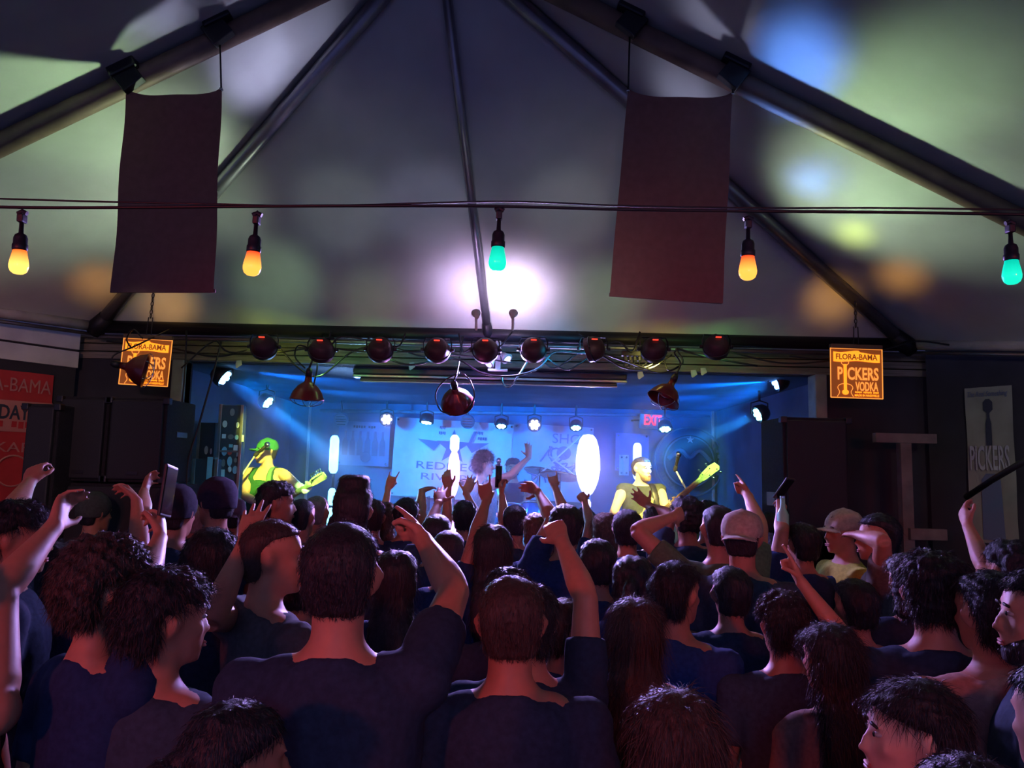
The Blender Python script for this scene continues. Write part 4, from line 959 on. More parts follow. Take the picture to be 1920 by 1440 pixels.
# ---- hair and hats, in head coordinates (origin at the neck pivot)
HZ = CHIN - PIV.z; HY = -PIV.y
def hr_(z, hw, yf, yb): return (z + HZ, hw, (yf + yb) / 2 + HY, (yf - yb) / 2)
def noise_push(V, amp, freq, seed, up=0.0):
    rs = np.random.RandomState(seed); out = V.copy(); c = V.mean(0)
    d = V - c; d /= np.linalg.norm(d, axis=1)[:, None] + 1e-9
    h = np.zeros(len(V))
    for o_ in range(5):
        k = rs.normal(size=(3,)) * freq * (1 + .6 * o_); ph = rs.uniform(0, 6.28); k2 = rs.normal(size=(3,)) * freq * (1 + .6 * o_)
        h += np.sin(V @ k + ph) * np.cos(V @ k2 + ph * 1.7) / (1 + .4 * o_)
    return out + d * (h * amp)[:, None]
def strands(V, F, n, ln, seed, grav=.4, width=.0007, zmin=None, flow=None):
    """fine flyaway hairs: slim tapered blades growing out of the hair surface"""
    rs = np.random.RandomState(seed); F = np.asarray([f[:4] for f in F if len(f) >= 4]); q = V[F]
    nrm = np.cross(q[:, 1] - q[:, 0], q[:, 3] - q[:, 0]); ar = np.linalg.norm(nrm, axis=1); nrm = nrm / (ar[:, None] + 1e-12)
    ce = q.mean(1)
    c0 = V.mean(0); flip = np.sign(((ce - c0) * nrm).sum(1)); flip[flip == 0] = 1; nrm = nrm * flip[:, None]
    pr = ar / ar.sum(); idx = rs.choice(len(F), n, p=pr)
    base = ce[idx] + rs.normal(size=(n, 3)) * .003; N = nrm[idx]
    L = ln * rs.uniform(.4, 1.3, size=n)[:, None]
    # hairs lie along the surface: away from the crown of the head and down
    fl = base - np.array([0, HY - .03, HZ + .26]); fl[:, 2] = np.minimum(fl[:, 2], -.02) * 1.6; fl /= np.linalg.norm(fl, axis=1)[:, None] + 1e-9
    tg_ = fl - N * (fl * N).sum(1)[:, None]; tg_ /= np.linalg.norm(tg_, axis=1)[:, None] + 1e-9
    lift = (np.clip(.30 - .26 * np.clip(N[:, 2], 0, 1), .04, .3) if grav > 0 else np.full(n, 1.4))[:, None]; L = L * (1 - .5 * np.clip(N[:, 2:3], 0, 1) * (grav > 0))
    d = tg_ + N * lift + rs.normal(size=(n, 3)) * .22; d /= np.linalg.norm(d, axis=1)[:, None]
    d2 = d + tg_ * .6 + rs.normal(size=(n, 3)) * .12; d2[:, 2] -= max(grav, 0) * .5; d2 /= np.linalg.norm(d2, axis=1)[:, None]
    s = np.cross(d, rs.normal(size=(n, 3))); s /= np.linalg.norm(s, axis=1)[:, None] + 1e-9
    a = base - s * width; b = base + s * width; m1 = base + d * L * .55; m2 = m1 + d2 * L * .45
    Vn = np.stack([a, b, m1 + s * width * .6, m1 - s * width * .6, m2], 1).reshape(-1, 3)
    i0 = np.arange(n) * 5
    Fn = [(i, i + 1, i + 2, i + 3) for i in i0] + [(i + 3, i + 2, i + 4) for i in i0]
    return Vn, Fn
_hair = {}
def hair_geo(style):
    if style in _hair: return _hair[style]
    if style in ('crop', 'short', 'fade', 'thin'):
        g = {'crop': .005, 'short': .011, 'fade': .009, 'thin': .003}[style]
        low = {'crop': .055, 'short': .045, 'fade': .085, 'thin': .055}[style]
        rg = [hr_(low - .012, .050, -.045, -.078), hr_(low, .060 + g * .4, -.025, -.080 - g * .6), hr_(.085, .068 + g * .6, -.022, -.086 - g), hr_(.11, .0705 + g * .8, -.018, -.094 - g), hr_(.135, .073 + g, -.006, -.1 - g), hr_(.155, .0755 + g, .006, -.102 - g), hr_(.170, .0755 + g, .026, -.101 - g), hr_(.182, .0735 + g, .062 + g, -.097 - g), hr_(.192, .0695 + g, .074 + g, -.092 - g), hr_(.202, .0655 + g, .066 + g * 1.3, -.086 - g), hr_(.217 + g * .6, .050 + g * .8, .045 + g, -.065 - g), hr_(.229 + g, .026 + g * .5, .016, -.037), hr_(.2335 + g, .010, .0, -.02)]
        V, F = remesh([stack(rg)], .0085, 2); V = noise_push(V, .0018 if style != 'short' else .0035, 55, 3)
        n, ln = {'crop': (6000, .012), 'short': (6000, .03), 'fade': (4200, .012), 'thin': (1500, .008)}[style]
        S_ = strands(V, F, n, ln, 5, .15)
    elif style in ('messy', 'curly', 'spiky', 'flat'):
        g = {'messy': .014, 'curly': .02, 'spiky': .016, 'flat': .012}[style]; tp = {'messy': .02, 'curly': .028, 'spiky': .050, 'flat': .055}[style]
        rg = [hr_(.04, .052, -.03, -.082), hr_(.055, .066 + g * .3, -.022, -.088 - g * .5), hr_(.085, .071 + g * .5, -.02, -.092 - g), hr_(.115, .073 + g * .7, -.014, -.098 - g), hr_(.14, .075 + g * .8, .0, -.102 - g), hr_(.165, .0765 + g, .075, -.102 - g), hr_(.185, .075 + g, .098, -.098 - g), hr_(.205, .070 + g, .090, -.09 - g), hr_(.222, .060 + g, .075, -.074 - g), hr_(.225 + tp * .7, .045 + g, .055, -.055 - g), hr_(.23 + tp, .03, .02, -.03)]
        if style == 'flat': rg[-2] = hr_(.23 + tp * .75, .058 + g, .088, -.06 - g); rg[-1] = hr_(.23 + tp, .052, .075, -.05)
        V, F = remesh([stack(rg)], .0085, 2)
        V = noise_push(V, {'messy': .0055, 'curly': .007, 'spiky': .0075, 'flat': .002}[style], {'messy': 45, 'curly': 70, 'spiky': 70, 'flat': 60}[style], 8)
        S_ = strands(V, F, 6500, {'messy': .045, 'curly': .03, 'spiky': .05, 'flat': .02}[style], 6, .25 if style != 'spiky' else -.4)
    else:   # bob, long, bun, pony
        g = .013; bot = {'bob': -.03, 'long': -.26, 'bun': .04, 'pony': .045}[style]
        rg = [hr_(.225 + g, .02, .01, -.03), hr_(.218 + g * .7, .050 + g * .8, .045, -.065 - g), hr_(.2, .0665 + g, .072 + g * .6, -.087 - g), hr_(.178, .0755 + g, .088, -.1 - g), hr_(.162, .0765 + g, .066, -.103 - g), hr_(.145, .077 + g, .022, -.104 - g), hr_(.11, .077 + g, .012, -.100 - g), hr_(.07, .076 + g, .010, -.094 - g), hr_(.045, .070 + g * .8, .0, -.09 - g)]
        if style == 'bob': rg += [hr_(.01, .075 + g, .0, -.095 - g), hr_(-.025, .078 + g, -.005, -.098 - g), hr_(-.045, .06, -.02, -.085)]
        if style == 'long': rg += [hr_(.0, .074 + g, -.008, -.10 - g), hr_(-.06, .082 + g, -.045, -.125 - g), hr_(-.14, .088 + g, -.07, -.135 - g), hr_(-.22, .078 + g, -.085, -.135 - g), hr_(-.29, .045, -.09, -.13)]
        if style in ('bun', 'pony'): rg += [hr_(.03, .05, -.03, -.08)]
        rg = rg[::-1]
        pr = [stack(rg)]
        if style == 'bun': pr.append(ell((0, HY - .075, HZ + .245), (.05, .05, .042)))
        if style == 'pony': pr.append(tube([(0, HY - .1, HZ + .14), (0, HY - .15, HZ + .13), (0, HY - .165, HZ + .05), (0, HY - .15, HZ - .08), (0, HY - .14, HZ - .16)], [.02, .028, .035, .028, .008], 10))
        V, F = remesh(pr, .009, 2); V = noise_push(V, .004, 45, 12)
        S_ = strands(V, F, 7000, {'bob': .06, 'long': .09, 'bun': .02, 'pony': .03}[style], 9, .9)
    _hair[style] = ((V, F), S_)
    return _hair[style]
_hmesh = {}
def hair_mesh(style, colr, fine=True):
    k = (style, colr, fine)
    if k not in _hmesh:
        core, S_ = hair_geo(style)
        if not fine: S_ = (S_[0][:len(S_[0]) // 5 // 4 * 5], [f for f in S_[1] if max(f) < len(S_[0]) // 5 // 4 * 5])
        V, F = npcat([core, S_]); _hmesh[k] = mesh_from('hair', V, F, hairm(colr))
    return _hmesh[k]
def cap_mesh(m, back=False, kind='cap'):
    k = ('cap', m.name, kind)
    if k not in _cloth:
        g = .017
        if kind == 'cap':
            rg = [hr_(.128, .076 + g * .6, .088, -.104 - g * .5), hr_(.15, .0755 + g, .093, -.103 - g), hr_(.175, .0755 + g, .089, -.101 - g), hr_(.2, .069 + g, .074, -.09 - g), hr_(.224, .056 + g, .052, -.07 - g), hr_(.243, .032, .02, -.045), hr_(.248, .01, 0, -.02)]
            pr = [stack(rg), ell((0, HY - .01, HZ + .249), (.008, .008, .006))]
            br = []
            nn = 14
            Vb, Fb = [], []
            for i in range(nn + 1):
                a = R(-74) + R(148) * i / nn
                for rr_, dz in ((.075, .0), (.15, -.008)):
                    x = math.sin(a) * (.080 if rr_ < .1 else .082); y = (.03 + math.cos(a) * (.065 if rr_ < .1 else .145)); dzz = -.022 * (math.sin(a) ** 2) + dz
                    Vb += [(x, HY + y, HZ + .143 + dzz), (x, HY + y, HZ + .136 + dzz)]
            for i in range(nn):
                o_ = i * 4; p_ = o_ + 4; Fb += [(o_, o_ + 2, p_ + 2, p_), (o_ + 1, p_ + 1, p_ + 3, o_ + 3), (o_ + 2, o_ + 3, p_ + 3, p_ + 2), (o_, p_, p_ + 1, o_ + 1)]
            Fb += [(0, 1, 3, 2), (nn * 4, nn * 4 + 2, nn * 4 + 3, nn * 4 + 1)]
            pr.append((Vb, Fb))
        else:
            rg = [hr_(.095, .078 + g * .6, .05, -.104 - g * .6), hr_(.13, .0765 + g, .088, -.106 - g), hr_(.175, .0775 + g, .092, -.104 - g), hr_(.21, .069 + g, .076, -.092 - g), hr_(.24, .052 + g, .05, -.072 - g), hr_(.262, .025, .02, -.04)]
            pr = [stack(rg)]
        V, F = remesh(pr, .006 if kind == 'cap' else .009, 1); _cloth[k] = mesh_from(kind, V, F, m)
    return _cloth[k]
_face = {}
def face_bits(e, hm, skin_lip, brow):
    """eyes, brows and lips on a turned head"""
    if 'eye' not in _face:
        _face['eye'] = mesh_from('eye', *[x for x in ell((0, 0, 0), (.0115, .0100, .0065), None, 12, 8)], mat('eye_white', (.38, .36, .36), .3))
        _face['iris'] = mesh_from('iris', *[x for x in ell((0, 0, 0), (.0062, .003, .0058), None, 10, 6)], mat('iris', (.02, .015, .015), .2))
        _face['brow'] = mesh_from('eyebrow', *tube([(-.019, -.004, -.002), (0, .003, .003), (.019, -.006, -.002)], [(.003, .0035), (.004, .0045), (.002, .003)], 6), mat('brow_hair', (.02, .013, .01), .7))
        _face['lips'] = mesh_from('lips', *cat([ell((0, 0, .0035), (.022, .006, .0042)), ell((0, .0005, -.0045), (.020, .0065, .005))]), mat('lip', (.42, .14, .13), .45))
    for s in (-1, 1):
        o = bpy.data.objects.new('eye', _face['eye']); COL.objects.link(o); o.parent = e; o.matrix_local = hm @ Matrix.Translation((s * .031, HY + .080, HZ + .122))
        o2 = bpy.data.objects.new('iris', _face['iris']); COL.objects.link(o2); o2.parent = o; o2.location = (0, .009, 0)
        o = bpy.data.objects.new('eyebrow', _face['brow']); COL.objects.link(o); o.parent = e; o.matrix_local = hm @ Matrix.Translation((s * .031, HY + .091, HZ + .143))
    o = bpy.data.objects.new('lips', _face['lips']); COL.objects.link(o); o.parent = e; o.matrix_local = hm @ Matrix.Translation((0, HY + .097, HZ + .046))

SK = [(.48, .22, .14), (.40, .18, .115), (.68, .44, .34), (.34, .17, .10)]
HC = {'black': (.008, .007, .013), 'dark': (.016, .011, .016), 'brown': (.045, .024, .020), 'auburn': (.10, .038, .02), 'blond': (.26, .17, .08), 'grey': (.22, .21, .21)}
_shared = {}
def reach(S, px, py, L, sgn):
    """point at distance L from S on the view ray of a pixel (or as near to it as the bone allows)"""
    d = ray(px, py).normalized(); t0 = (S - CAM).dot(d); c = CAM + d * t0; dist = (c - S).length
    if dist >= L: return S + (c - S).normalized() * L
    return c + d * (sgn * math.sqrt(L * L - dist * dist))
def person(label, px, py, d, yaw=0, hyaw=0, hpitch=0, sex='m', hair='short', hc='dark', shirt=(.02, .02, .03), style='tee', skin=0, arms=(), base=0.0, hat=None, hatc=(.3, .3, .3), backcap=False, face=False, beard=None, group='people in the audience', wide=1.0, joint=False, pants=(.02, .025, .05), height=None, lean=0):
    top = P(px, py, d); ext = {'messy': .025, 'curly': .03, 'spiky': .045, 'flat': .05, 'bun': .05, 'thin': .0}.get(hair, .012) if not hat else .018
    H0 = 1.78 + ext; s = (top.z - base) / H0
    e = empty('person', (top.x, d, base), (0, 0, R(yaw)), s); tag(e, label, 'person', group)
    if wide != 1.0: e.scale = (s * wide, s * wide, s)
    Mw = Matrix.Translation((top.x, d, base)) @ Matrix.Rotation(R(yaw), 4, 'Z') @ Matrix.Diagonal((e.scale[0], e.scale[1], e.scale[2], 1))
    Mi = Mw.inverted()
    sm = skinm(SK[skin]); fm = fabric(shirt); f = 1 if sex == 'm' else .86
    J = {}; raised = []
    for a in arms:
        side, (ex, ey), es, (wx, wy), ws, tip, pose, palm = a
        S = shoulder(side, sex) + Vector((-side * .012, .0, .028)); Sw = Mw @ S
        Lu, Lf = .295 * s, .265 * s
        Ew = reach(Sw, ex, ey, Lu, es); Ww = reach(Ew, wx, wy, Lf, ws)
        hd = (Ww - Ew) if tip is None else (reach(Ww, tip[0], tip[1], .17 * s, tip[2] if len(tip) > 2 else 1) - Ww)
        pn = {'away': Vector((0, 1, 0)), 'cam': Vector((0, -1, 0)), 'left': Vector((-1, 0, 0)), 'right': Vector((1, 0, 0)), 'down': Vector((0, 0, -1)), 'up': Vector((0, 0, 1))}[palm]
        M3 = Mi.to_3x3()
        E, Wp = Mi @ Ew, Mi @ Ww; J[side] = (S, E, Wp)
        raised.append((side, S, E, Wp, (M3 @ hd).normalized(), (M3 @ pn).normalized(), pose))
    for side in (-1, 1):
        if side not in J: J[side] = down_joints(side, sex)
    up = {r_[0] for r_ in raised}
    plain = not raised and not joint
    key = ('body', sex, skin, hyaw, hpitch)
    if plain and key in _shared: bme = _shared[key]
    else:
        if joint:
            pr = head_parts(sex) + trunk_parts(sex)
            for side, S, E, Wp, hd, pn, pose in raised: pr += arm_parts(S, E, Wp, side, f, (hd, pn, pose))
            for side in (-1, 1):
                if side not in up:
                    S, E, Wp = J[side]; pr += arm_parts(S, E, Wp, side, f, ((Wp - E).normalized(), Vector((-side, 0, 0)), 'relaxed'))
            V, F = remesh(pr, .0072, 2); V = turn_head(V, R(hyaw), R(hpitch)); bme = mesh_from('body', V, F, sm)
        else:
            ms = [(turn_head(trunk(sex)[0], R(hyaw), R(hpitch)), trunk(sex)[1])]
            for side, S, E, Wp, hd, pn, pose in raised:
                ms.append(remesh(arm_parts(S, E, Wp, side, f, (hd, pn, pose)), .0052 if d < 2.6 else .0066, 2))
            for side in (-1, 1):
                if side not in up: ms.append(down_arm(side, sex))
            V, F = npcat(ms); bme = mesh_from('body', V, F, sm)
        if plain: _shared[key] = bme
    b = bpy.data.objects.new('body', bme); COL.objects.link(b); b.parent = e
    key = ('shirt', sex, style, fm.name)
    if not raised and key in _shared: sme = _shared[key]
    else:
        V, F = remesh(shirt_parts(sex, style, J), .012 if d < 3 else .014, 3)
        V = noise_push(V, .0022, 22, 4); sme = mesh_from('shirt', V, F, fm)
        if not raised: _shared[key] = sme
    o = bpy.data.objects.new('shirt' if style != 'tank' else 'tank_top', sme); COL.objects.link(o); o.parent = e
    o = bpy.data.objects.new('trousers', trousers_mesh(sex, fabric(pants))); COL.objects.link(o); o.parent = e
    for sd in (-1, 1):
        o = bpy.data.objects.new('shoe', shoe_mesh()); COL.objects.link(o); o.parent = e; o.location = (sd * .095, 0, 0)
    hm = Matrix.Translation(PIV) @ Matrix.Rotation(R(hyaw), 4, 'Z') @ Matrix.Rotation(R(hpitch), 4, 'X')
    if hair != 'bald':
        st = hair
        if hat and hair in ('short', 'messy', 'crop'): st = 'crop'
        o = bpy.data.objects.new('hair', hair_mesh(st, HC[hc], d < 3.0 or joint)); COL.objects.link(o); o.parent = e; o.matrix_local = hm
    if hat:
        o = bpy.data.objects.new('cap' if hat == 'cap' else 'beanie', cap_mesh(fabric(hatc), kind=hat)); COL.objects.link(o); o.parent = e
        o.matrix_local = hm @ (Matrix.Rotation(PI, 4, 'Z') if backcap else Matrix())
        if backcap: o.matrix_local = hm @ Matrix.Translation((0, .01, 0)) @ Matrix.Rotation(PI, 4, 'Z')
    if beard:
        if 'beard' not in _hair:
            pr = [stack([hr_(-.012, .018, .082, .045), hr_(.0, .038, .094, .0), hr_(.02, .050, .097, -.005), hr_(.038, .057, .094, .0), hr_(.055, .064, .080, .0), hr_(.08, .0685, .040, -.002), hr_(.10, .071, .015, -.005)])]
            V, F = remesh(pr, .007, 1); _hair['beard'] = (V, F)
        V, F = _hair['beard']; S_ = strands(V, F, 900, .012, 3, .3)
        kk = ('beard', beard)
        if kk not in _hmesh: _hmesh[kk] = mesh_from('beard', *npcat([(V, F), S_]), hairm(HC[beard]))
        o = bpy.data.objects.new('beard', _hmesh[kk]); COL.objects.link(o); o.parent = e; o.matrix_local = hm
    if face: face_bits(e, hm, None, None)
    e['_h'] = 0; del e['_h']
    return e, Mw, J

# ------------------------------------------------------------------ band
BAND = 'band members on stage'
A_ = person
gtr, gM, _ = person('guitarist in green cap and tank top singing at the left microphone', 502, 821, 7.2, yaw=166, hyaw=-34, sex='m', hair='short', hc='dark', shirt=(.03, .12, .06), style='tank', skin=2, base=ZS, hat='cap', hatc=(.04, .22, .10), face=True, group=BAND, joint=True,
       arms=[(-1, (560, 912), -1, (572, 922), -1, (584, 908), 'hold', 'up'), (1, (458, 930), -1, (500, 950), -1, None, 'relaxed', 'down')])
bas, bM, _ = person('smiling bassist in grey sleeveless vest playing at the right', 1203, 856, 7.2, yaw=188, hyaw=24, sex='m', hair='crop', hc='brown', shirt=(.05, .056, .05), style='sleeveless', skin=2, base=ZS, face=True, beard='blond', group=BAND, joint=True, wide=1.06,
       arms=[(-1, (1250, 955), -1, (1262, 952), -1, (1272, 935), 'hold', 'up'), (1, (1150, 962), -1, (1190, 985), -1, None, 'relaxed', 'down')])
sng, sM, _ = person('singer with spiky dark hair in white tank top waving one arm', 908, 845, 7.6, yaw=-62, hyaw=-14, sex='m', hair='spiky', hc='dark', shirt=(.42, .42, .46), style='tank', skin=2, base=ZS, face=True, group=BAND, joint=True,
       arms=[(1, (978, 885), -1, (1008, 852), 1, (1000, 826), 'open', 'away'), (-1, (935, 905), 1, (935, 880), -1, None, 'hold', 'cam')])
drm, dM, _ = person('drummer in dark shirt half hidden behind the waving singer', 962, 858, 8.9, yaw=172, hyaw=8, sex='m', hair='messy', hc='dark', shirt=(.02, .025, .05), style='tee', skin=0, base=ZS - .05, face=True, group=BAND,
       arms=[(1, (935, 930), -1, (945, 945), -1, None, 'hold', 'down'), (-1, (990, 930), -1, (985, 945), -1, None, 'hold', 'down')])

def guitar(name, head, body, label, bodycol, L, bass=False, roll=0):
    H_, B = P(*head), P(*body); x = (H_ - B).normalized(); yv = Vector((0, 1, 0)) - x * x.y; yv.normalize(); z = x.cross(yv)
    if z.z < 0: z, yv = -z, -yv
    Mx = Matrix((x, yv, z)).transposed().to_4x4(); Mx.translation = B
    e = empty(name, B); e.matrix_world = Mx; tag(e, label, 'guitar')
    # body outline in the xz plane, face towards -y
    o_ = catmull([(-.20, .0), (-.19, .10), (-.10, .155), (.0, .125), (.07, .13), (.15, .165), (.20, .13), (.13, .075), (.12, .0), (.13, -.07), (.18, -.10), (.12, -.14), (.04, -.115), (-.04, -.13), (-.13, -.165), (-.19, -.11), (-.20, .0)], 3) if False else None
    pts = [(-.20, .0), (-.185, .09), (-.13, .145), (-.06, .145), (.0, .118), (.06, .115), (.12, .145), (.185, .155), (.195, .125), (.14, .085), (.125, .03), (.125, -.03), (.145, -.075), (.165, -.105), (.13, -.135), (.07, -.12), (.0, -.115), (-.06, -.14), (-.13, -.15), (-.185, -.09)]
    V, F = flat([(p[0] * (1.15 if bass else 1), p[1]) for p in pts], -.02, .042); mk('body', V, F, mat(name + '_paint', bodycol, .25, coat=.8), e)
    nk = mat('maple', (.55, .36, .14), .4, var=.15, scale=20) if 'maple' not in bpy.data.materials else bpy.data.materials['maple']
    mk('neck', *tube([(.10, -.02, 0), (L - .16, -.022, 0), (L - .12, -.02, 0)], [(.030, .014), (.023, .012), (.022, .011)], 10, (0, 0, 1)), nk, e, True)
    hp_ = [(L - .13, -.022), (L - .10, -.030), (L + .05, -.038), (L + .07, -.02), (L + .06, .03), (L + .0, .042), (L - .10, .034), (L - .13, .022)]
    mk('headstock', *flat(hp_, -.024, .016), nk, e)
    n = 4 if bass else 6
    for k in range(n):
        xk = L - .085 + k * (.125 / (n - 1)); zs_ = .042 if (bass and k % 2 == 0) or not bass else -.042
        mk('tuner', *cat([tube([(xk, -.03, zs_ * .5), (xk, -.012, zs_ * .5)], .005, 8), tube([(xk, -.016, zs_ * .8), (xk, -.016, zs_ * 1.35)], .004, 6), ell((xk, -.016, zs_ * 1.55), (.010, .005, .012 if bass else .009))]), CHROME, e, True)
        zz = (k - (n - 1) / 2) * .007
        mk('string', *tube([(-.10, -.034, zz * 1.5), (L - .12, -.037, zz), (xk, -.03, zs_ * .5)], .0009, 4), CHROME, e)
    for xk in (-.06, .03): mk('pickup', *bevbox(xk - .014, xk + .014, -.03, -.018, -.04, .04, .003), BLACK, e)
    mk('bridge', *bevbox(-.125, -.095, -.034, -.018, -.04, .04, .003), CHROME, e)
    for k in range(3): mk('control_knob', *tube([(-.10 - .03 * k, -.035, -.07 - .008 * k), (-.10 - .03 * k, -.018, -.07 - .008 * k)], .010, 10), BLACK, e, True)
    mk('pickguard', *flat([(-.09, -.02), (.1, -.04), (.11, .04), (.0, .06), (-.09, .05)], -.0235, .003), WHITEBOARD, e)
    return e
guitar('electric_guitar', (592, 902, 6.74), (520, 948, 7.02), 'electric guitar of the capped guitarist, neck pointing right', (.05, .02, .02), .62)
guitar('bass_guitar', (1312, 899, 6.72), (1212, 985, 7.02), 'pale bass guitar of the bassist, neck pointing up right', (.5, .42, .22), .80, True)
def strap(who, Mw, label, m):
    pts = [(-.16, .10, 1.05), (-.13, .135, 1.25), (-.10, .11, 1.42), (-.09, .02, 1.515), (-.06, -.09, 1.46), (.03, -.135, 1.25), (.16, -.10, 1.02)]
    o = mk('strap', *tube(catmull([Vector(p) for p in pts], 4), [(.028, .004)] * 25, 8, (1, 0, 0)), m, who, True); o['label'] = label
strap(gtr, gM, 'pale green guitar strap', mat('strap_green', (.14, .30, .16), .7)); strap(bas, bM, 'dark guitar strap', BLACK)

def mic_stand(mic, joint_, label, tip):
    J_ = P(*joint_); e = empty('microphone_stand', (J_.x, J_.y, ZS)); tag(e, label, 'microphone stand', 'microphones on stands'); b = e.location.copy(); Mq = P(*mic) - b; Jl = J_ - b; T = P(*tip) - b
    mk('pole', *tube([(0, 0, .02), Jl], .011, 10), mat('stand_metal', (.5, .5, .48), .4, .1) if 'stand_metal' not in bpy.data.materials else bpy.data.materials['stand_metal'], e, True)
    mk('boom', *tube([Jl + (Jl - T) * .35, Jl, T], .008, 8), bpy.data.materials['stand_metal'], e, True)
    for k in range(3): a = k * 2.094; mk('leg', *tube([(0, 0, .10), (math.cos(a) * .28, math.sin(a) * .28, .012)], .010, 8), BLACK, e, True)
    d = (Mq - T).normalized()
    mk('microphone', *tube([T - d * .02, T + d * .10, T + d * .115], [.011, .016, .017], 12), DARKMETAL, e, True)
    mk('mic_head', *ell(T + d * .135, (.026, .026, .029)), CHROME, e, True)
    mk('clip', *tube([T - d * .01, T + d * .03], .019, 10), BLACK, e)
mic_stand((486, 847, 6.98), (447, 900, 6.9), 'microphone stand in front of the guitarist, boom rising right', (479, 853, 6.97))
mic_stand((1270, 862, 6.85), (1302, 945, 6.9), 'microphone stand right of the bassist, boom rising left', (1266, 880, 6.86))
o = mk('boom_stand', *tube([P(438, 914, 7.0), P(477, 856, 6.95)], .008, 8), bpy.data.materials['stand_metal'], None, True); tag(o, 'thin second boom arm rising behind the left microphone', 'boom arm')
em = empty('handheld_microphone', P(935, 868, 7.45)); tag(em, 'handheld microphone at the mouth of the singer', 'microphone')
mk('handle', *tube([(0, 0, -.14), (0, 0, 0)], [.010, .016], 12), BLACK, em, True); mk('mic_head', *ell((0, 0, .02), (.026, .026, .03)), CHROME, em, True)

# drum kit
DRM = mat('drum_shell', (.03, .10, .35), .25, coat=.6); HEADM = mat('drum_head', (.55, .6, .65), .5); BRASS = mat('cymbal_brass', (.5, .38, .15), .25, 1.0)
def drum(px, py, y, r_, h_, tilt, label, legs=True):
    C = P(px, py, y); e = empty('drum', C); tag(e, label, 'drum', 'drums of the kit'); Rm = Euler(tilt).to_matrix().to_4x4()
    mk('shell', *xf(lathe([(.0, -h_), (r_, -h_), (r_, 0), (.0, 0)], 28), Rm), DRM, e, False)
    mk('drum_head', *xf(lathe([(.0, .0), (r_ * .97, .0), (r_ * .96, .006), (.0, .006)], 28), Rm), HEADM, e)
    for z in (-.01, -h_ + .01): mk('hoop', *xf(tube([(math.cos(a) * (r_ + .006), math.sin(a) * (r_ + .006), z) for a in np.linspace(0, 2 * PI, 29)], .009, 6), Rm), CHROME, e, True)
    for k in range(6): a = k * PI / 3; mk('lug', *xf(bevbox(math.cos(a) * (r_ + .01) - .008, math.cos(a) * (r_ + .01) + .008, math.sin(a) * (r_ + .01) - .008, math.sin(a) * (r_ + .01) + .008, -h_ * .6, -h_ * .35, .002), Rm), CHROME, e)
    if legs:
        for k in range(3): a = k * 2.094 + .4; mk('leg', *tube([(math.cos(a) * r_ * 1.02, math.sin(a) * r_ * 1.02, -h_ * .4), (math.cos(a) * (r_ + .05), math.sin(a) * (r_ + .05), ZS - C.z)], .008, 6), CHROME, e)
drum(960, 950, 8.4, .15, .2, (R(-18), 0, 0), 'left rack tom of the drum kit behind the singer')
drum(1003, 948, 8.4, .16, .22, (R(-18), R(6), 0), 'right rack tom of the drum kit behind the singer')
drum(1045, 985, 8.5, .2, .4, (0, 0, 0), 'floor tom at the right of the drum kit')
drum(985, 1010, 8.3, .28, .4, (R(90), 0, 0), 'bass drum facing the crowd', False)
def cymbal(px, py, y, r_, label):
    C = P(px, py, y); e = empty('cymbal', (C.x, C.y, ZS)); tag(e, label, 'cymbal', 'cymbals of the drum kit'); h = C.z - ZS
    Rm = Matrix.Translation((0, 0, h)) @ Euler((R(-14), R(8), 0)).to_matrix().to_4x4()
    mk('plate', *xf(lathe([(.0, .022), (.03, .018), (.045, .004), (r_ * .6, -.006), (r_, -.018), (r_, -.020), (.04, -.002), (.0, .012)], 30), Rm), BRASS, e, True)
    mk('pole', *tube([(0, 0, .25), (0, 0, h + .03)], .009, 8), CHROME, e, True)
    for k in range(3): a = k * 2.094; mk('leg', *tube([(0, 0, .3), (math.cos(a) * .25, math.sin(a) * .25, .01)], .008, 6), CHROME, e)
cymbal(1050, 890, 8.5, .22, 'cymbal on a stand right of the drummer'); cymbal(890, 905, 8.6, .2, 'cymbal on a stand left of the singer'); cymbal(1012, 880, 8.9, .18, 'small cymbal just right of the drummer')
o = mk('boom_stand', *tube([P(1000, 900, 8.7), P(1088, 818, 8.7)], .009, 8), bpy.data.materials['stand_metal'], None, True); tag(o, 'long slanting boom arm crossing the sketch poster', 'boom arm')
o = mk('boom_stand', *tube([P(1030, 855, 8.75), P(1095, 905, 8.75)], .009, 8), bpy.data.materials['stand_metal'], None, True); tag(o, 'short boom arm slanting down toward the brightest LED pole', 'boom arm')
def amp(px0, px1, pyt, y, label):
    a, b = P(px0, pyt, y), P(px1, pyt, y); W_ = (b.x - a.x) / 2; e = empty('amplifier', ((a.x + b.x) / 2, y, ZS)); tag(e, label, 'amplifier'); h = a.z - ZS
    mk('cabinet', *bevbox(-W_, W_, .02, .35, 0, h - .16, .012), CARPET, e); mk('grille_cloth', *bevbox(-W_ + .03, W_ - .03, .0, .025, .03, h - .19, .008), GRILLE, e)
    mk('amp_head', *bevbox(-W_, W_, .03, .3, h - .155, h, .012), BLACK, e); mk('control_panel', *bevbox(-W_ + .03, W_ - .03, .02, .035, h - .12, h - .04, .004), WHITEBOARD, e)
    for k in range(6): mk('knob', *tube([(-W_ + .08 + k * .08, .0, h - .08), (-W_ + .08 + k * .08, .022, h - .08)], .012, 10), BLACK, e, True)
amp(748, 802, 930, 8.9, 'guitar amplifier below the star poster')
amp(1275, 1325, 950, 8.6, 'bass amplifier at the right of the stage')

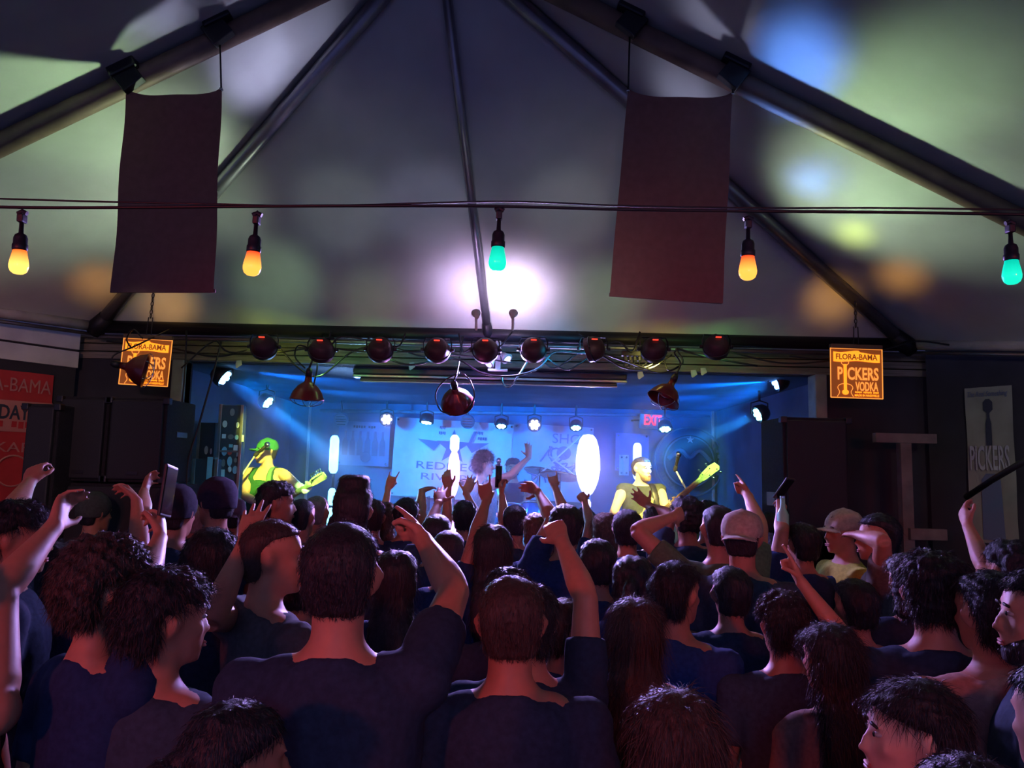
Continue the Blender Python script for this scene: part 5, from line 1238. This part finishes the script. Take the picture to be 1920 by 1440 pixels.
# ------------------------------------------------------------------ audience
BK = (.024, .042, .080); NV = (.020, .040, .11); GY = (.07, .075, .09); DG = (.040, .062, .095); WH = (.32, .31, .33); GN = (.10, .15, .09); BL = (.02, .05, .16); YE = (.42, .42, .08); PK = (.46, .27, .22); MA = (.08, .015, .025)
L_, R_ = -1, 1
HELD = []
def crowd(*a, **k):
    e_, Mw_, J_ = person(*a, **k)
    for q in k.get('arms', ()):
        if q[6] == 'hold': HELD.append((q[5], Mw_ @ J_[q[0]][2]))
    return e_, Mw_, J_
# --- nearest rows
crowd('tall short-haired man in black T-shirt with bent right arm raised, large in the foreground', 645, 975, 1.78, 2, 0, hair='crop', hc='dark', shirt=BK, skin=0, arms=[(R_, (852, 1108), 1, (792, 1010), 1, (742, 962), 'point', 'left')])
crowd('short-haired man in black shirt with protruding ears, bottom centre', 960, 1075, 1.92, 0, 0, hair='crop', hc='brown', shirt=BK, skin=1)
crowd('person with curly brown hair turned right, holding up a phone', 203, 1000, 1.95, -28, -14, sex='f', hair='curly', hc='brown', shirt=NV, skin=0, arms=[(R_, (272, 1090), 1, (300, 1008), 1, (306, 945), 'hold', 'left')])
crowd('man in dark grey shirt with messy hair looking right, lower left', 312, 1060, 1.95, -22, -22, hair='messy', hc='dark', shirt=DG, skin=0, wide=1.08, face=True)
crowd('person at the left edge raising a bare arm with a loose fist', -118, 1045, 1.8, -5, 0, hair='short', hc='brown', shirt=MA, style='tank', skin=0, joint=True, arms=[(R_, (2, 1108), 1, (104, 985), 1, (132, 905), 'droop', 'right')])
crowd('dark-haired head at the bottom left in front of the grey shirt', 452, 1312, 1.45, -40, -15, sex='f', hair='pony', hc='black', shirt=BK, skin=1)
crowd('brown-haired woman at the bottom right of centre with purple rim light', 1262, 1288, 1.5, 8, 0, sex='f', hair='long', hc='brown', shirt=NV, skin=0)
crowd('woman in profile facing left at the bottom right', 1705, 1270, 1.6, 62, 18, sex='f', hair='bob', hc='dark', shirt=BK, skin=2, face=True)
crowd('top of a head at the bottom right edge of the picture', 1812, 1416, 1.25, 0, 0, hair='short', hc='dark', shirt=BK, skin=1)
crowd('dark blue figure cut by the right edge at the bottom', 1985, 1240, 1.5, 10, 0, hair='short', hc='black', shirt=BL, skin=1)
crowd('man in pinkish T-shirt seen from behind at the right', 1855, 1070, 2.2, 6, 0, hair='short', hc='dark', shirt=PK, skin=0, wide=1.12)
crowd('bearded man in profile facing left at the right edge', 1948, 1062, 2.0, 55, 18, hair='short', hc='black', shirt=DG, skin=0, beard='dark', face=True)
crowd('dark-haired man in black shirt left of the pinkish T-shirt', 1745, 1030, 2.4, -12, 0, hair='messy', hc='black', shirt=BK, skin=0, wide=1.06)
crowd('woman with long dark hair right of the short-haired man, bright rim of hair', 1190, 1118, 2.45, -6, 0, sex='f', hair='long', hc='brown', shirt=NV, skin=0)
crowd('dark-haired woman pointing upward with a raised bare arm', 1552, 1165, 2.35, 14, 0, sex='f', hair='long', hc='dark', shirt=(.25, .14, .12), skin=0, arms=[(R_, (1588, 1205), 1, (1492, 1078), 1, (1458, 1010), 'point', 'left')])
crowd('short person with messy dark hair below the raised pointing arm', 1467, 1105, 2.65, 5, 0, hair='messy', hc='dark', shirt=DG, skin=1)
crowd('person in blue shirt turned right in the right middle of the crowd', 1268, 1052, 2.8, -35, -12, hair='short', hc='black', shirt=BL, skin=1)
crowd('dark head right behind the blue shirt', 1368, 1062, 3.2, 0, 0, hair='short', hc='black', shirt=BK, skin=1)
crowd('face half turned right beside the man with protruding ears', 1060, 1122, 2.75, -40, -20, hair='short', hc='brown', shirt=NV, skin=1, face=True)
crowd('man hidden behind the short-haired man, raising a thick red-lit forearm', 992, 1092, 2.25, 0, 0, hair='short', hc='dark', shirt=BK, skin=0, arms=[(R_, (1098, 1110), 1, (1052, 1012), 1, (1025, 960), 'relaxed', 'away')])
crowd('bushy dark head just over the short-haired man', 955, 1063, 2.9, 0, 0, hair='messy', hc='black', shirt=BK, skin=1)
crowd('man in grey shirt in profile facing right with an open hand raised', 515, 970, 2.55, -48, -24, hair='crop', hc='brown', shirt=GY, skin=0, face=True, arms=[(L_, (398, 1160), -1, (462, 1014), 1, (484, 935), 'open', 'away')])
crowd('dark-haired head between the curly person and the open hand', 402, 990, 2.7, 0, 0, hair='short', hc='black', shirt=BK, skin=1)
crowd('dark figure in profile at the left edge behind the bare arm', 38, 935, 2.75, -60, -10, hair='messy', hc='black', shirt=BK, skin=0, face=True, arms=[(L_, (22, 945), 1, (55, 905), 1, (75, 852), 'droop', 'away')])
# --- middle rows
crowd('tall man with flat-top hair in grey shirt in front of the left LED pole', 665, 893, 3.75, 3, 0, hair='flat', hc='dark', shirt=GY, skin=0)
crowd('man in green shirt pointing with one arm, other hand on his head', 1346, 945, 3.9, 2, 0, hair='crop', hc='dark', shirt=GN, skin=0, arms=[(L_, (1190, 992), 1, (1264, 968), 1, (1292, 958), 'relaxed', 'away'), (R_, (1426, 990), 1, (1402, 928), 1, (1378, 895), 'point', 'left')])
crowd('person in a pale backward cap beside the man in green', 1392, 955, 3.55, -25, 0, hair='short', hc='dark', shirt=DG, skin=1, hat='cap', hatc=(.40, .33, .27), backcap=True)
crowd('person in cream baseball cap and yellow shirt facing left', 1578, 953, 4.4, 94, 8, hair='short', hc='dark', shirt=YE, skin=0, hat='cap', hatc=(.42, .38, .30), face=True)
crowd('person facing left with an arm stretched out, right of the yellow shirt', 1645, 962, 4.05, 66, 10, hair='short', hc='black', shirt=(.16, .16, .14), skin=0, face=True, arms=[(L_, (1655, 1015), -1, (1608, 1003), 1, (1582, 1000), 'flat', 'down')])
crowd('dark-shirted figure lifting a phone beside the right loudspeaker', 1502, 980, 4.3, 12, 0, hair='short', hc='black', shirt=NV, skin=1, arms=[(L_, (1468, 985), 1, (1463, 957), 1, (1469, 930), 'hold', 'away')])
crowd('person at the far right raising an arm by the pale poster', 1890, 1010, 3.2, 10, 0, hair='messy', hc='black', shirt=BK, skin=0, arms=[(L_, (1850, 1068), 1, (1814, 985), 1, (1796, 932), 'relaxed', 'right')])
crowd('woman with straight dark hair making rock horns in the middle', 925, 982, 3.45, 4, 0, sex='f', hair='long', hc='dark', shirt=NV, skin=1, arms=[(L_, (893, 1000), 1, (912, 938), 1, (904, 882), 'horns', 'away')])
crowd('round-headed person left of the woman with straight dark hair', 842, 992, 3.7, 0, 0, hair='crop', hc='dark', shirt=NV, skin=1)
crowd('short-haired person raising an open hand below the amplifier', 820, 962, 4.2, 0, 0, hair='crop', hc='dark', shirt=BK, skin=1, arms=[(L_, (800, 1000), 1, (823, 942), 1, (826, 908), 'open', 'away')])
crowd('broad-headed man in the centre stretching a hand to the left', 1060, 945, 4.1, 0, 0, hair='short', hc='black', shirt=NV, skin=1, arms=[(L_, (1036, 975), 1, (1008, 922), 1, (984, 906), 'relaxed', 'left')])
crowd('brown-haired person left of the broad-headed man', 1008, 960, 4.5, 10, 0, sex='f', hair='bob', hc='auburn', shirt=NV, skin=0)
crowd('person in dark hat lifting a hand beside the left loudspeaker', 335, 912, 3.9, -10, 0, hair='short', hc='black', shirt=BK, skin=1, hat='beanie', hatc=(.02, .018, .03), arms=[(L_, (268, 958), 1, (270, 922), 1, (284, 884), 'relaxed', 'right')])
crowd('person behind the curly hair raising a bent wrist', 222, 1000, 3.3, 0, 0, hair='short', hc='dark', shirt=BK, skin=0, arms=[(R_, (262, 1022), 1, (256, 938), 1, (228, 902), 'droop', 'left')])
crowd('person with short beanie in front of the tall sticker case', 407, 898, 4.3, 55, 0, hair='short', hc='black', shirt=NV, skin=1, hat='beanie', hatc=(.025, .02, .04))
crowd('curly dark-haired man in front of the guitarist, profile right', 521, 900, 4.7, -62, -6, hair='messy', hc='black', shirt=GY, skin=1, face=True)
crowd('small capped head by the left loudspeaker', 182, 925, 5.0, -30, 0, hair='short', hc='black', shirt=BK, skin=1, hat='beanie', hatc=(.05, .06, .06))
crowd('head with earring light near the middle right', 1188, 1040, 3.2, -15, 0, sex='f', hair='pony', hc='dark', shirt=BL, skin=1)
crowd('dark head behind the right shoulder of the tall man', 745, 1030, 3.0, 0, 0, sex='f', hair='long', hc='black', shirt=NV, skin=1)
crowd('dark head left of the woman pointing upward', 1600, 1085, 3.1, 10, 0, hair='short', hc='black', shirt=GY, skin=1)
crowd('dark head between the stretched arm and the pinkish T-shirt', 1700, 1035, 3.3, 0, 0, hair='bob', sex='f', hc='black', shirt=BK, skin=1)
crowd('dark head low behind the tall man on the left', 575, 1045, 3.0, -10, 0, hair='short', hc='black', shirt=DG, skin=1)
crowd('dark figure low at the far left below the small capped head', 110, 1015, 3.2, -15, 0, sex='f', hair='long', hc='black', shirt=NV, skin=1)
crowd('dark figure low between the two centre heads', 1120, 1010, 3.5, 0, 0, hair='short', hc='black', shirt=NV, skin=1)
crowd('dark figure in front of the right subwoofer', 1445, 1000, 4.6, 0, 0, hair='short', hc='black', shirt=BK, skin=1)
# --- front rows at the stage
crowd('dark head left of the guitarist at the stage edge', 436, 930, 5.0, 0, 0, hair='short', hc='black', shirt=BK, skin=1, hat='cap', hatc=(.10, .09, .16), backcap=True)
crowd('black-haired head right of the guitarist near the stage', 568, 934, 4.9, -15, 0, hair='crop', hc='black', shirt=DG, skin=1)
crowd('bald head beside the lower part of the left LED pole', 596, 931, 5.3, -10, 0, hair='thin', hc='grey', shirt=GY, skin=0)
crowd('head with bright rim just right of the flat-top hair', 700, 936, 5.2, 0, 0, hair='short', hc='dark', shirt=BK, skin=1)
crowd('reddish-haired person making rock horns left of the star poster', 722, 940, 5.4, 0, 0, sex='f', hair='bob', hc='auburn', shirt=MA, skin=0, arms=[(L_, (718, 975), 1, (728, 915), 1, (743, 875), 'horns', 'away')])
crowd('black round head in front of the amplifier, wrist bent over', 763, 933, 5.2, 0, 0, hair='short', hc='black', shirt=NV, skin=1, arms=[(R_, (788, 962), 1, (791, 920), 1, (818, 910), 'flat', 'down')])
crowd('dark head below the pink LED pole with both arms up', 872, 938, 5.5, 0, 0, hair='short', hc='black', shirt=BK, skin=1, arms=[(L_, (838, 982), 1, (840, 915), 1, (834, 872), 'relaxed', 'away'), (R_, (895, 975), 1, (874, 925), 1, (889, 890), 'open', 'away')])
crowd('short-haired head lifting a dark phone in front of the singer', 966, 945, 5.0, 0, 0, hair='crop', hc='black', shirt=BK, skin=1, arms=[(L_, (946, 982), 1, (941, 930), 1, (934, 890), 'hold', 'right')])
crowd('person with rock horns right of the singer', 1094, 952, 5.4, 5, 0, hair='short', hc='black', shirt=BK, skin=1, arms=[(L_, (1060, 962), 1, (1040, 912), 1, (1033, 880), 'horns', 'away')])
crowd('reddish-blond head left of the bassist, arm over the bright pole', 1135, 960, 5.0, 0, 0, sex='f', hair='bob', hc='auburn', shirt=NV, skin=0, arms=[(L_, (1106, 980), 1, (1096, 940), 1, (1080, 915), 'relaxed', 'away')])
crowd('dark head with long face in front of the bassist', 1177, 955, 4.6, -15, 0, hair='short', hc='black', shirt=NV, skin=1)
crowd('low dark head right below the bassist', 1228, 950, 5.1, 0, 0, hair='short', hc='dark', shirt=BK, skin=1)
crowd('dark head below the bass neck reaching an open hand to the left', 1287, 929, 4.8, 5, 0, hair='messy', hc='black', shirt=BK, skin=1, arms=[(L_, (1258, 968), 1, (1216, 948), 1, (1182, 918), 'open', 'away')])
crowd('small head right of the bass neck', 1326, 938, 5.3, 0, 0, hair='short', hc='black', shirt=BK, skin=1)
crowd('head in front of the right sticker case', 1440, 960, 5.4, 0, 0, hair='short', hc='black', shirt=BK, skin=1)
crowd('head at the stage edge below the left post', 372, 945, 5.2, 0, 0, hair='crop', hc='grey', shirt=GY, skin=1)
crowd('low head at the stage edge below the tall flat-top man', 640, 960, 5.4, 0, 0, hair='short', hc='black', shirt=BK, skin=1)

# things in hands
def phone(i, rot, label):
    tip, Wq = HELD[i]; C = Wq + (P(tip[0], tip[1], Wq.y + .02) - Wq).normalized() * .135 + Vector((0, .022, 0)); e = empty('smartphone', C, rot); tag(e, label, 'phone', 'phones held up')
    mk('case', *bevbox(-.037, .037, -.005, .005, -.076, .076, .004), BLACK, e); mk('screen', *bevbox(-.033, .033, -.0065, -.005, -.068, .068, .0005), mat('dark_glass', (.01, .01, .015), .1) if 'dark_glass' not in bpy.data.materials else bpy.data.materials['dark_glass'], e)
    mk('camera_lens', *tube([(.022, .005, .06), (.022, .0075, .06)], .007, 10), CHROME, e, True)
phone(0, (0, R(10), R(88)), 'phone held up by the curly-haired person')
phone(1, (R(40), R(5), R(30)), 'dark phone beside the right loudspeaker')
phone(2, (0, R(2), R(60)), 'dark phone held up in front of the singer')
C = P(1468, 975, 4.3); e = empty('bottle', C); tag(e, 'small green bottle beside the right loudspeaker', 'bottle')
mk('glass', *lathe([(.0, -.1), (.03, -.1), (.032, -.09), (.032, .03), (.014, .07), (.013, .12), (.0, .12)], 16), mat('bottle_glass', (.3, .7, .5), .1), e, True); mk('cap', *lathe([(.0, .118), (.015, .118), (.015, .13), (.0, .13)], 12), CHROME, e)

# ------------------------------------------------------------------ coloured light pools on the roof, from added unseen spots
LG = (.55, .90, .45); LV = (.58, .58, .95); LB = (.12, .30, 1.0); OR = (1.0, .45, .10); LM = (.80, 1.0, .12); GV = (.54, .60, .62); GG = (.62, .80, .58)
for px, py, col, pw, sz, bl in (
    # wide dim washes
    (150, 300, GG, 120, 70, 1), (1750, 330, GG, 100, 70, 1), (700, 440, GV, 16, 56, 1), (1080, 440, GV, 16, 56, 1),
    # pools
    (110, 190, LG, 80, 30, 1), (330, 240, LG, 50, 20, 1), (470, 100, LV, 150, 20, 1), (560, 40, LV, 90, 20, 1), (60, 40, LG, 60, 26, 1),
    (640, 390, GV, 24, 17, .6), (1060, 390, GV, 24, 17, .6), (800, 385, LV, 22, 17, .6), (520, 530, LG, 60, 18, 1), (1130, 565, LG, 55, 18, 1), (700, 560, LG, 30, 14, 1), (300, 520, GG, 40, 18, 1),
    (1500, 115, LB, 330, 17, 1), (1690, 190, LG, 100, 30, 1), (1290, 160, LV, 70, 18, 1), (1540, 320, LB, 110, 16, 1), (1700, 340, LG, 70, 24, 1), (1603, 432, LM, 420, 6, .9),
    (1690, 515, OR, 200, 9, 1), (1560, 560, OR, 200, 10, 1), (185, 530, OR, 200, 9, 1), (315, 570, OR, 200, 10, 1), (1340, 15, LV, 80, 13, .7), (280, 15, LV, 80, 13, .7)):
    T_ = roof_pt(px, py); S_ = Vector(((-1.2 if T_.x < 0 else 1.2), 5.2, 2.85)) if T_.y < 4.6 else Vector((T_.x * .6, 3.2, 2.3))
    spot('roof_wash_light', S_, T_, col, pw, sz, bl, .1)
